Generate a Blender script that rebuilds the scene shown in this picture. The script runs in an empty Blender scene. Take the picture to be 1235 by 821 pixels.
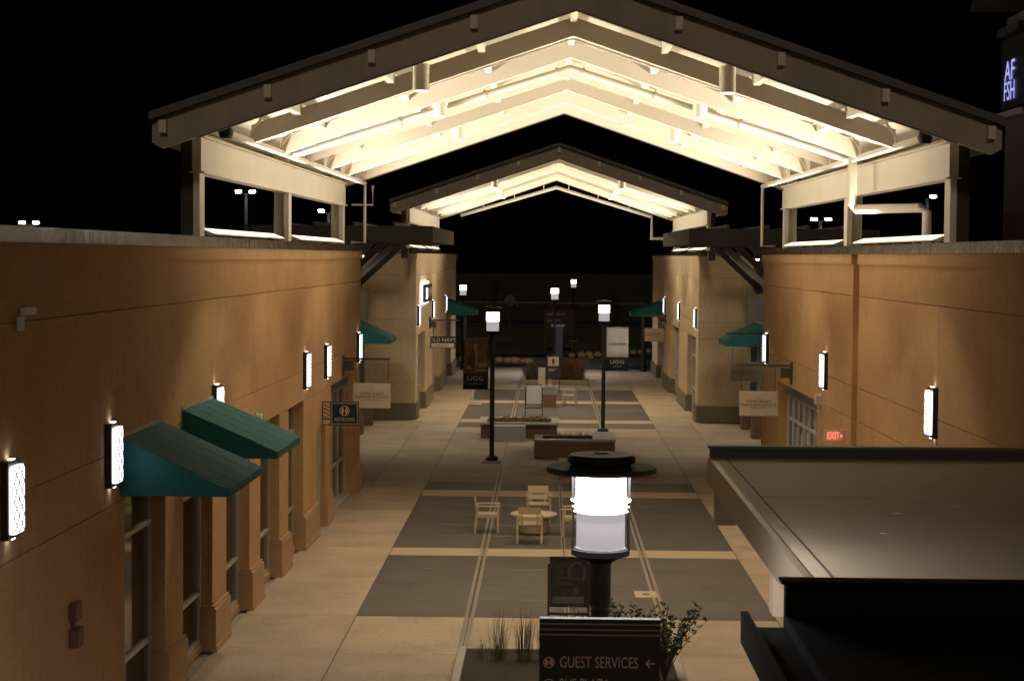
import bpy, math, random
from mathutils import Vector, Matrix
R = math.radians
random.seed(11)
sc = bpy.context.scene
col = sc.collection

# ------------------------------------------------------------------ camera, world, exposure
CAM = Vector((-.39, 0, 6.4)); F = 2200.0
cd = bpy.data.cameras.new('camera'); cam = bpy.data.objects.new('camera', cd); col.objects.link(cam)
cd.sensor_width = 36; cd.lens = 36 * F / 1235; cd.clip_end = 1500; cd.clip_start = .1
yaw = math.atan(42 / F); pitch = -math.atan(101.5 / F)
cam.matrix_world = (Matrix.Translation(CAM) @ Matrix.Rotation(yaw, 4, 'Z') @ Matrix.Rotation(R(90) + pitch, 4, 'X')
                    @ Matrix.Rotation(R(.5), 4, 'Z'))
sc.camera = cam
w = bpy.data.worlds.new('World'); sc.world = w; w.use_nodes = True
wn = w.node_tree.nodes; bg = wn['Background']
sky = wn.new('ShaderNodeTexSky'); sky.sky_type = 'NISHITA'; sky.sun_disc = False
sky.sun_elevation = R(-9); sky.sun_rotation = R(180)
w.node_tree.links.new(sky.outputs[0], bg.inputs[0]); bg.inputs[1].default_value = .05
sd = bpy.data.lights.new('frontal_fill', 'SUN'); sd.energy = .285; sd.angle = R(8); sd.color = (1, .82, .6)  # added warm fill from behind the camera, stands for no real source
so = bpy.data.objects.new('frontal_fill', sd); so.rotation_euler = (R(65), 0, 0); col.objects.link(so)
vs = sc.view_settings
vs.view_transform = 'Standard'; vs.look = 'None'; vs.exposure = 0.0; vs.gamma = 1; vs.use_curve_mapping = False
cy = sc.cycles
cy.use_denoising = True; cy.max_bounces = 7; cy.diffuse_bounces = 5; cy.glossy_bounces = 3
cy.transmission_bounces = 4; cy.sample_clamp_indirect = 3; cy.use_light_tree = True
cy.caustics_reflective = False; cy.caustics_refractive = False

WARM = (1, .87, .68); COOL = (1, .955, .98)
UPLIGHT = 1.8; UPWATT = 650.0; SCONCE = 2.2; POLE = 7.0; POLE_LOW = .42; RINGL = 270.0; SPOT = 440.0; STORE = 1.0

# ------------------------------------------------------------------ materials
MATS = {}
def mat(name, rgb, rough=.8, metal=0, bump=0, bscale=40, vary=0, vscale=3, rnd=0, spec=.5, fine=0, stain=0, streak=0):
    if name in MATS: return MATS[name]
    m = bpy.data.materials.new(name); m.use_nodes = True; MATS[name] = m
    n, l = m.node_tree.nodes, m.node_tree.links
    b = n['Principled BSDF']
    b.inputs['Roughness'].default_value = rough; b.inputs['Metallic'].default_value = metal
    b.inputs['Specular IOR Level'].default_value = spec
    tc = n.new('ShaderNodeTexCoord'); geo = n.new('ShaderNodeNewGeometry')
    c = n.new('ShaderNodeRGB'); c.outputs[0].default_value = (*rgb, 1); cur = c.outputs[0]
    def noise(scale, det=4):
        t = n.new('ShaderNodeTexNoise'); t.inputs['Scale'].default_value = scale; t.inputs['Detail'].default_value = det
        l.new(geo.outputs['Position'], t.inputs['Vector']); return t.outputs['Fac']
    def mul(fac, lo, hi, cur):
        r = n.new('ShaderNodeMapRange'); r.inputs[1].default_value = .3 if hi < 3 else 0; r.inputs[2].default_value = .7
        r.inputs[3].default_value = lo; r.inputs[4].default_value = hi; l.new(fac, r.inputs[0])
        v = n.new('ShaderNodeVectorMath'); v.operation = 'SCALE'; l.new(cur, v.inputs[0]); l.new(r.outputs[0], v.inputs['Scale'])
        return v.outputs[0]
    if vary: cur = mul(noise(vscale), 1 - vary, 1 + vary, cur)
    if fine: cur = mul(noise(vscale * 22, 2), 1 - fine, 1 + fine, cur)
    if stain:
        t = n.new('ShaderNodeTexNoise'); t.inputs['Scale'].default_value = .9; t.inputs['Detail'].default_value = 8; t.inputs['Roughness'].default_value = .7
        l.new(geo.outputs['Position'], t.inputs['Vector'])
        r = n.new('ShaderNodeMapRange'); r.inputs[1].default_value = .52; r.inputs[2].default_value = .72
        r.inputs[3].default_value = 1; r.inputs[4].default_value = 1 - stain; l.new(t.outputs['Fac'], r.inputs[0])
        v = n.new('ShaderNodeVectorMath'); v.operation = 'SCALE'; l.new(cur, v.inputs[0]); l.new(r.outputs[0], v.inputs['Scale']); cur = v.outputs[0]
    if streak:
        mp = n.new('ShaderNodeMapping'); mp.inputs['Scale'].default_value = (5, 5, .35); l.new(geo.outputs['Position'], mp.inputs['Vector'])
        t = n.new('ShaderNodeTexNoise'); t.inputs['Scale'].default_value = 1.3; t.inputs['Detail'].default_value = 5; l.new(mp.outputs[0], t.inputs['Vector'])
        cur = mul(t.outputs['Fac'], 1 - streak, 1 + streak * .6, cur)
    if rnd:
        oi = n.new('ShaderNodeObjectInfo')
        r = n.new('ShaderNodeMapRange'); r.inputs[3].default_value = 1 - rnd; r.inputs[4].default_value = 1 + rnd
        l.new(oi.outputs['Random'], r.inputs[0])
        v = n.new('ShaderNodeVectorMath'); v.operation = 'SCALE'; l.new(cur, v.inputs[0]); l.new(r.outputs[0], v.inputs['Scale']); cur = v.outputs[0]
    l.new(cur, b.inputs['Base Color'])
    if bump:
        bn = n.new('ShaderNodeBump'); bn.inputs['Strength'].default_value = bump; bn.inputs['Distance'].default_value = .01
        l.new(noise(bscale, 6), bn.inputs['Height']); l.new(bn.outputs[0], b.inputs['Normal'])
    return m
def emat(name, rgb, strength, base=.8):
    if name in MATS: return MATS[name]
    m = bpy.data.materials.new(name); m.use_nodes = True; MATS[name] = m
    b = m.node_tree.nodes['Principled BSDF']
    b.inputs['Base Color'].default_value = (base, base, base, 1)
    b.inputs['Emission Color'].default_value = (*rgb, 1); b.inputs['Emission Strength'].default_value = strength
    return m

STUCCO = mat('tan_stucco', (.47, .285, .132), .9, bump=.35, bscale=60, vary=.10, vscale=.6, fine=.08, stain=.14, streak=.045)
STUCCO_P = mat('pale_stucco', (.72, .555, .35), .9, bump=.35, bscale=60, vary=.08, vscale=.7, fine=.07, stain=.12, streak=.04)
BASEM = mat('cast_stone_base', (.41, .26, .135), .85, bump=.4, bscale=30, vary=.08, vscale=2, fine=.06, stain=.1)
BASE_D = mat('dark_cast_stone', (.20, .165, .10), .85, bump=.4, bscale=30, vary=.08, vscale=2, fine=.06)
SLATE = mat('slate_stucco', (.15, .17, .18), .85, bump=.3, bscale=50, vary=.06, vscale=1)
COPING = mat('zinc_coping', (.66, .60, .52), .17, metal=.95, bump=1.0, bscale=2.2, vary=.1, vscale=1.5, rnd=.06)
ROOFM = mat('roof_membrane', (.24, .22, .20), .8, bump=.3, bscale=12, vary=.14, vscale=.8, stain=.15)
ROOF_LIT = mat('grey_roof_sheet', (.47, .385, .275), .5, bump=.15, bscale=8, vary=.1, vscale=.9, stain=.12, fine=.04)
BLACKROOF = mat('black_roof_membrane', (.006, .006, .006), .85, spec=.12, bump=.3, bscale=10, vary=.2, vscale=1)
CEIL = mat('cream_deck_light_evened', (.44, .40, .33), .6, bump=.05, bscale=20, vary=.03, vscale=1)  # deck cream darkened in colour to even out the uplight glare
RAFT = mat('cream_paint_light_lifted', (.76, .70, .585), .55, vary=.03, vscale=1.2)  # cream lightened in colour because rafter faces catch less light
FASC = mat('taupe_fascia_panel', (.40, .345, .27), .6, bump=.06, bscale=6, vary=.08, vscale=.8, stain=.12, streak=.08)
EDGE = mat('dark_roof_edge', (.10, .09, .08), .5, metal=.4)
DARKST = mat('dark_brown_steel', (.034, .026, .02), .55, vary=.1)
BLACKM = mat('black_metal', (.012, .012, .012), .42, vary=.1)
LAMPB = mat('matt_black_lamp_metal', (.008, .008, .008), .7, spec=.08)
BLACKP = mat('black_powder_coat', (.02, .019, .018), .55)
ALU = mat('champagne_aluminium', (.55, .50, .43), .4, metal=.3)
WHITEF = mat('white_frame', (.72, .72, .72), .45)
def glassmat():
    m = mat('dark_shop_glass', (.012, .013, .014), .06, spec=.6); return m
GLASS = glassmat()
DOORM = mat('beige_steel_door', (.42, .36, .28), .5, vary=.04)
GREEN = mat('green_awning_canvas', (.004, .09, .09), .85, bump=.2, bscale=90, vary=.08, vscale=3)
CONC = mat('light_concrete_slab', (.44, .345, .24), .8, bump=.25, bscale=25, vary=.14, vscale=.7, rnd=.12, fine=.10, stain=.22)
TAN = mat('tan_concrete_band', (.50, .37, .24), .75, bump=.2, bscale=25, vary=.08, vscale=.9, rnd=.06, fine=.06, stain=.08)
DARKP = mat('charcoal_concrete_slab', (.078, .062, .05), .62, bump=.25, bscale=25, vary=.16, vscale=.8, rnd=.10, fine=.12, stain=.22)
MIDP = mat('taupe_concrete_slab', (.43, .335, .235), .78, bump=.25, bscale=25, vary=.14, vscale=.8, rnd=.10, fine=.10, stain=.22)
JOINT = mat('joint_bed', (.33, .29, .24), .9, vary=.15, vscale=4)
SEAL = mat('black_joint_sealant', (.02, .018, .016), .6)
ASPH = mat('asphalt', (.05, .05, .05), .85, bump=.4, bscale=50, vary=.12, vscale=.4)
LAWN = mat('lawn_grass', (.10, .105, .05), .95, bump=.6, bscale=30, vary=.25, vscale=.35, fine=.2)
FIELD = mat('field_ground', (.07, .065, .045), .95, vary=.3, vscale=.05)
SOIL = mat('dark_mulch', (.022, .017, .013), .95, bump=.8, bscale=35, vary=.3, vscale=6)
CURB = mat('concrete_curb', (.46, .41, .33), .8, bump=.2, bscale=30, vary=.08, vscale=1.5)
BRICK = mat('red_brown_brick', (.17, .085, .05), .85, bump=.3, bscale=60, vary=.25, vscale=5)
MORTAR = mat('mortar', (.33, .28, .22), .9)
BROWN = mat('brown_clad_wall', (.16, .09, .052), .6, vary=.08, vscale=1)
LIMEST = mat('pale_stone_cap', (.55, .49, .41), .7, bump=.2, bscale=30, vary=.08, vscale=2)
CHAIRM = mat('cream_resin', (.50, .41, .27), .5, vary=.05, vscale=5)
TABLEM = mat('cream_table_stone', (.56, .47, .33), .5, vary=.05, vscale=4, bump=.1, bscale=40)
ROCK = mat('tan_boulder_stone', (.50, .36, .20), .9, bump=.6, bscale=14, vary=.2, vscale=4)
SIGNC = mat('cream_sign_panel', (.60, .53, .41), .6, vary=.03)
SIGND = mat('dark_teal_sign', (.008, .016, .022), .6, spec=.25)
NAVY = mat('navy_sign_face', (.012, .02, .06), .45)
INK = mat('brown_sign_ink', (.10, .07, .045), .8)
INKW = mat('pale_lettering', (.62, .56, .46), .7)
INKK = mat('black_lettering', (.015, .015, .015), .7)
BLACKB = mat('black_banner_cloth', (.012, .011, .010), .8)
WHITEB = mat('silver_banner_cloth', (.78, .72, .69), .7, vary=.05, vscale=4)
SILVER = mat('silver_text', (.5, .47, .43), .5)
PHOTO = mat('brown_photo_print', (.11, .062, .03), .7, vary=.6, vscale=5, fine=.2)
SKINP = mat('tan_photo_print', (.36, .22, .11), .7, vary=.3, vscale=9)
PAPER = mat('white_poster_paper', (.66, .62, .62), .7)
GREYT = mat('grey_poster_print', (.022, .02, .019), .7, vary=.5, vscale=14)
STEM = mat('woody_stem', (.06, .045, .03), .9)
LEAF_D = mat('dark_shrub_leaf', (.035, .055, .022), .65, rnd=.2)
GRASSB = mat('dry_grass_blade', (.13, .12, .055), .8, vary=.3, vscale=6)
FOXG = mat('russet_grass_blade', (.20, .11, .05), .85, vary=.3, vscale=5)
MUM = mat('orange_mum_petal', (.50, .23, .07), .8, vary=.4, vscale=9)
BLUEK = mat('blue_kiosk_panel', (.014, .022, .038), .5)
DULLG = mat('dull_grey_steel', (.10, .098, .09), .7)
GALV = mat('galvanised_steel', (.45, .44, .42), .45, metal=.6)
WPLAS = mat('white_plastic', (.65, .62, .56), .5)
REDBR = mat('brown_alarm_box', (.13, .055, .035), .5)
CASEG = mat('display_case_glass', (.30, .29, .27), .1, spec=.8)

E_UP = emat('uplight_lens', (1, .83, .60), UPLIGHT)
E_SC = emat('sconce_lens', COOL, SCONCE)
E_SLOT = emat('sconce_slot', COOL, 9)
E_PO = emat('pole_lamp_lens', COOL, POLE, .1)
E_PL = emat('pole_lamp_lower_glass', (1, .93, .96), POLE_LOW, .04)
E_RING = emat('added_ring_glow', COOL, RINGL)  # glow of the ring added under the lamp hat
E_DN = emat('downlight_lens', (1, .9, .75), 6)
E_RED = emat('exit_sign_red', (1, .075, .07), 2.4)
E_BLUE = emat('blue_white_letters', (.36, .36, 1.0), 1.1)
E_HALO = emat('white_halo', (.92, .93, 1.0), 4.0)
E_PARK = emat('parking_lamp_lens', (.95, .96, 1), 90)
E_SHOP = emat('shop_glow', (.9, .92, 1.0), .1)

# ------------------------------------------------------------------ mesh helper
class MB:
    def __init__(s): s.v = []; s.f = []
    def poly(s, pts, faces):
        o = len(s.v); s.v += [tuple(p) for p in pts]; s.f += [tuple(i + o for i in f) for f in faces]; return s
    def box(s, x0, x1, y0, y1, z0, z1):
        if x0 > x1: x0, x1 = x1, x0
        if y0 > y1: y0, y1 = y1, y0
        return s.poly([(x0, y0, z0), (x1, y0, z0), (x1, y1, z0), (x0, y1, z0), (x0, y0, z1), (x1, y0, z1), (x1, y1, z1), (x0, y1, z1)],
                      [(0, 3, 2, 1), (4, 5, 6, 7), (0, 1, 5, 4), (1, 2, 6, 5), (2, 3, 7, 6), (3, 0, 4, 7)])
    def ext(s, prof, a0, a1, axis='y'):
        # prof: list of 2D points, extruded along axis
        n = len(prof)
        def P(p, a):
            return {'y': (p[0], a, p[1]), 'x': (a, p[0], p[1]), 'z': (p[0], p[1], a)}[axis]
        pts = [P(p, a0) for p in prof] + [P(p, a1) for p in prof]
        return s.poly(pts, [tuple(range(n))[::-1], tuple(range(n, 2 * n))] + [(i, (i + 1) % n, n + (i + 1) % n, n + i) for i in range(n)])
    def beam(s, a, b, w_, h_, up=(0, 0, 1)):
        a, b = Vector(a), Vector(b); d = (b - a).normalized(); up = Vector(up)
        r = d.cross(up)
        if r.length < 1e-4: r = Vector((1, 0, 0))
        r.normalize(); u = r.cross(d)
        pts = []
        for p in (a, b):
            for i, j in ((-1, -1), (1, -1), (1, 1), (-1, 1)): pts.append(p + r * w_ / 2 * i + u * h_ / 2 * j)
        return s.poly(pts, [(0, 3, 2, 1), (4, 5, 6, 7), (0, 1, 5, 4), (1, 2, 6, 5), (2, 3, 7, 6), (3, 0, 4, 7)])
    def tube(s, pts, rad, n=8):
        pts = [Vector(p) for p in pts]
        rad = rad if isinstance(rad, (list, tuple)) else [rad] * len(pts)
        rings = []
        for i, p in enumerate(pts):
            d = (pts[min(i + 1, len(pts) - 1)] - pts[max(i - 1, 0)]).normalized()
            a = Vector((0, 0, 1)) if abs(d.z) < .9 else Vector((1, 0, 0))
            r = d.cross(a).normalized(); u = r.cross(d)
            rings.append([p + (r * math.cos(t) + u * math.sin(t)) * rad[i] for t in [2 * math.pi * k / n for k in range(n)]])
        o = len(s.v)
        for rg in rings: s.v += [tuple(q) for q in rg]
        for i in range(len(rings) - 1):
            for k in range(n):
                s.f.append((o + i * n + k, o + i * n + (k + 1) % n, o + (i + 1) * n + (k + 1) % n, o + (i + 1) * n + k))
        s.f.append(tuple(o + k for k in range(n))[::-1]); s.f.append(tuple(o + (len(rings) - 1) * n + k for k in range(n)))
        return s
    def lathe(s, prof, n=24, c=(0, 0)):
        o = len(s.v)
        for r, z in prof:
            for k in range(n):
                t = 2 * math.pi * k / n; s.v.append((c[0] + r * math.cos(t), c[1] + r * math.sin(t), z))
        for i in range(len(prof) - 1):
            for k in range(n):
                s.f.append((o + i * n + k, o + i * n + (k + 1) % n, o + (i + 1) * n + (k + 1) % n, o + (i + 1) * n + k))
        s.f.append(tuple(o + k for k in range(n))[::-1]); s.f.append(tuple(o + (len(prof) - 1) * n + k for k in range(n)))
        return s
    def mesh(s, name, m, smooth=False):
        me = bpy.data.meshes.new(name); me.from_pydata(s.v, [], s.f); me.update()
        me.materials.append(m)
        if smooth:
            for p in me.polygons: p.use_smooth = True
        return me
    def build(s, name, m, parent=None, smooth=False, kind=None, bevel=0):
        o = bpy.data.objects.new(name, s.mesh(name, m, smooth)); col.objects.link(o)
        if parent: o.parent = parent
        if kind: o['kind'] = kind
        if bevel:
            b = o.modifiers.new('bevel', 'BEVEL'); b.width = bevel; b.segments = 2; b.limit_method = 'ANGLE'
        if smooth:
            try: o.data.set_sharp_from_angle(angle=R(35))
            except Exception: pass
        return o
def B(x0, x1, y0, y1, z0, z1): return MB().box(x0, x1, y0, y1, z0, z1)
def tag(o, label, cat, group=None):
    o['label'] = label; o['category'] = cat
    if group: o['group'] = group
    return o
def thing(name, label, cat, loc=(0, 0, 0), rz=0, group=None):
    o = bpy.data.objects.new(name, None); o.empty_display_size = .2; col.objects.link(o)
    o.location = loc; o.rotation_euler = (0, 0, rz)
    return tag(o, label, cat, group)
def struct(o): o['kind'] = 'structure'; return o
def copy_tree(o, parent=None):
    c = o.copy(); col.objects.link(c)
    if parent: c.parent = parent
    for ch in list(o.children): copy_tree(ch, c)
    return c
def text(name, body, size, m, parent, loc, sx=1.0, rot=(R(90), 0, 0), extrude=.002, align='CENTER'):
    cu = bpy.data.curves.new('font', 'FONT'); cu.body = body; cu.size = size; cu.extrude = extrude
    cu.align_x = align; cu.align_y = 'CENTER'; cu.resolution_u = 3
    t = bpy.data.objects.new('font', cu); col.objects.link(t)
    dg = bpy.context.evaluated_depsgraph_get(); dg.update()
    me = bpy.data.meshes.new_from_object(t.evaluated_get(dg)); bpy.data.objects.remove(t)
    me.transform(Matrix.Translation(loc) @ Matrix.LocRotScale(None, __import__('mathutils').Euler(rot), None) @ Matrix.Diagonal((sx, 1, 1, 1)))
    me.materials.clear(); me.materials.append(m); me.name = name
    o = bpy.data.objects.new(name, me); col.objects.link(o); o.parent = parent
    return o

# ================================================================== GROUND
struct(B(-400, 400, -60, 700, -.5, -.12).build('ground', FIELD))
plaza = struct(B(-16, 16, -2, 104, -.12, -.035).build('plaza', JOINT))
SLABS = {}
def slab(x0, x1, y0, y1, m, z=0.0):
    g = .007
    key = (round(x1 - x0, 3), round(y1 - y0, 3), m.name)
    if key not in SLABS:
        lx, ly = key[0] / 2 - g, key[1] / 2 - g
        mb = MB(); b = .006; t = .06
        mb.poly([(-lx, -ly, -t), (lx, -ly, -t), (lx, ly, -t), (-lx, ly, -t), (-lx, -ly, -b), (lx, -ly, -b), (lx, ly, -b), (-lx, ly, -b),
                 (-lx + b, -ly + b, 0), (lx - b, -ly + b, 0), (lx - b, ly - b, 0), (-lx + b, ly - b, 0)],
                [(8, 9, 10, 11), (0, 1, 5, 4), (1, 2, 6, 5), (2, 3, 7, 6), (3, 0, 4, 7), (4, 5, 9, 8), (5, 6, 10, 9), (6, 7, 11, 10), (7, 4, 8, 11)])
        SLABS[key] = mb.mesh('paving_slab', m)
    o = bpy.data.objects.new('paving_slab', SLABS[key]); col.objects.link(o); o.parent = plaza
    o.location = ((x0 + x1) / 2, (y0 + y1) / 2, z + random.uniform(-.0015, .0015))
cuts = [-3.73, -1.72, 0.02, 1.72, 3.73]
def rows(y0, y1, n, m, cs=cuts):
    d = (y1 - y0) / n
    for i in range(n):
        for a, b in zip(cs[:-1], cs[1:]): slab(a, b, y0 + i * d, y0 + (i + 1) * d, m)
rows(5.0, 23.0, 6, CONC)
rows(23.0, 32.1, 3, CONC)
rows(32.1, 38.75, 4, DARKP)
rows(38.75, 39.75, 1, TAN)
rows(39.75, 48.45, 5, DARKP)
rows(48.45, 49.7, 1, TAN)
rows(49.7, 51.5, 1, DARKP)
rows(51.5, 68.0, 5, MIDP)
rows(68.0, 70.15, 1, DARKP)
rows(70.15, 71.5, 1, TAN)
rows(71.5, 79.5, 4, DARKP)
rows(79.5, 80.9, 1, TAN)
rows(80.9, 87.7, 3, DARKP)
rows(87.7, 104, 3, CONC)
ys = [5, 8, 11, 14, 17, 20, 23, 26.2, 29.4, 32.1, 35.4, 38.75, 39.75, 42.1, 43.9, 45.6, 47.0, 48.45, 50.1]
for a, b in zip(ys[:-1], ys[1:]):
    for s in (-1, 1):
        x0, x1 = sorted((s * 3.73, s * 5.72)); slab(x0, x1, a, b, CONC if random.random() > .35 else MIDP)
ys = [50.1, 53.4, 56.8, 60.2, 63.6, 67, 70.6]
for a, b in zip(ys[:-1], ys[1:]):
    for s in (-1, 1):
        for u in ((3.73, 5.2), (5.2, 7.4)):
            x0, x1 = sorted((s * u[0], s * u[1])); slab(x0, x1, a, b, MIDP if u[0] < 5 else CONC)
ys = [70.6, 73.5, 76.4, 79.5, 82, 84.8, 87.7, 91.5, 95.5, 100, 104]
for a, b in zip(ys[:-1], ys[1:]):
    for s in (-1, 1):
        x0, x1 = sorted((s * 3.73, s * 5.62)); slab(x0, x1, a, b, CONC)
# black sealant in the long joints
for x in (-3.73, -1.72, .02, 1.72, 3.73):
    B(x - .013, x + .013, 23, 104, -.03, -.004).build('joint_sealant', SEAL, plaza)
MARG = mat('trowelled_margin_glint', (.27, .225, .17), .4, vary=.2, vscale=3, bump=.1, bscale=20)
for x in (-1.72, 1.72):
    for sg in (-1, 1):
        for (a, b) in ((29.2, 38.7), (38.8, 48.4), (48.5, 57.0), (68.1, 79.4), (79.6, 91.4)):
            B(x + sg * .022, x + sg * .085, a, b, -.01, .0022).build('joint_margin_glint', MARG, plaza)
for sg in (-1, 1): B(.02 + sg * .02, .02 + sg * .045, 29.2, 57, -.01, .0022).build('joint_margin_glint', MARG, plaza)
for (a, b, n_) in ((32.1, 38.75, 4), (39.75, 48.45, 5)):
    for i in range(1, n_):
        y = a + (b - a) * i / n_
        for (x0, x1) in ((-2.9, -1.81), (-1.63, -.03), (.07, .9)): B(x0, x1, y + .012, y + .035, -.01, .002).build('joint_margin_glint', MARG, plaza)  # trowelled edges only where they glint; the highlight is put into pale strips
SPOTM = mat('old_gum_mark', (.10, .08, .062), .8)
mb = MB()
for k in range(150):
    x, y, rr = random.uniform(-5.4, 5.4), random.uniform(29.2, 66), random.uniform(.012, .035)
    mb.poly([(x + rr * math.cos(a) * random.uniform(.7, 1.2), y + rr * math.sin(a) * random.uniform(.7, 1.2), .0032) for a in [i * 1.047 for i in range(6)]], [tuple(range(6))])
mb.build('gum_mark', SPOTM, plaza, kind='stuff')
# far ground
struct(B(-60, 60, 104, 116, -.1, -.02).build('drive', mat('pale_asphalt_drive', (.26, .235, .20), .85, vary=.1, vscale=.3, bump=.2)))
mb = MB()
pts = [(1.2 + 12 * (k / 20), 104.2 + 9.5 * math.sin(math.pi * .5 * k / 20) ** 1.2, -.015) for k in range(21)]
pts += [(14, 104.2, -.015)]
mb.poly(pts, [tuple(range(len(pts)))])
struct(mb.build('road', ASPH))
struct(B(-140, 140, 119.5, 165, -.1, -.01).build('lawn', LAWN))
struct(B(-60, 60, 116, 119.5, -.1, .01).build('mulch_bed', SOIL))
struct(B(-200, 200, 172, 182, -.1, .0).build('far_road', ASPH))
# ================================================================== NEAR BUILDINGS
def rpart(root, s):
    # local builder: u toward the street, y along, z up
    def f(name, u0, u1, y0, y1, z0, z1, m, parent=None, bevel=0):
        x0, x1 = sorted((-s * u0, -s * u1))
        return B(x0, x1, y0, y1, z0, z1).build(name, m, parent or root, bevel=bevel)
    return f
def shop_window(root, s, y0, y1, z0=.12, z1=3.2, u=-.28, rails=(.95, 2.62), mull=(), fm=ALU, gm=GLASS, sign=True, fw=.06):
    mb = MB(); t = .09
    X = lambda a: -s * a
    def bb(a0, a1, c0, c1, zz0, zz1): mb.box(X(a0), X(a1), c0, c1, zz0, zz1)
    bb(u, u + t, y0, y0 + fw, z0, z1); bb(u, u + t, y1 - fw, y1, z0, z1)
    vs_ = [y0 + fw] + list(mull) + [y1 - fw]
    for m_ in mull: bb(u, u + t - .004, m_ - fw / 2, m_ + fw / 2, z0, z1)
    zs = [z0, *rails, z1]
    bb(u, u + t - .006, y0 + fw, y1 - fw, z0, z0 + fw + .03); bb(u, u + t - .006, y0 + fw, y1 - fw, z1 - fw, z1)
    for r in rails: bb(u, u + t - .008, y0 + fw, y1 - fw, r - fw / 2, r + fw / 2)
    w_ = mb.build('window', fm, root)
    for i in range(len(zs) - 1):
        for j in range(len(vs_) - 1):
            B(X(u + .03), X(u + .038), vs_[j] - .02, vs_[j + 1] + .02, zs[i], zs[i + 1]).build('pane', gm, w_)
    return w_
def panels(f, ya, yb, z0, z1, m, n):
    d = (yb - ya) / n
    for i in range(n):
        f('wall_panel', -.25, 0, ya + i * d + .004, ya + (i + 1) * d - .004, z0 + .006, z1 - .006, m)
def pier(f, y0, y1, z1=3.25, m=STUCCO, z0=0, bh=.72, bm=BASEM, depth=.34, wide=.05):
    f('pier', -depth, 0, y0, y1, bh, z1 - .006, m)
    mbp = f('plinth', -depth, .07, y0 - wide, y1 + wide, .10, bh - .03, bm)
    f('plinth_cap', -depth, .045, y0 - wide + .02, y1 + wide - .02, bh - .03, bh + .02, bm)
    f('base_course', -depth, .085, y0 - wide - .012, y1 + wide + .012, 0, .10, bm)

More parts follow.
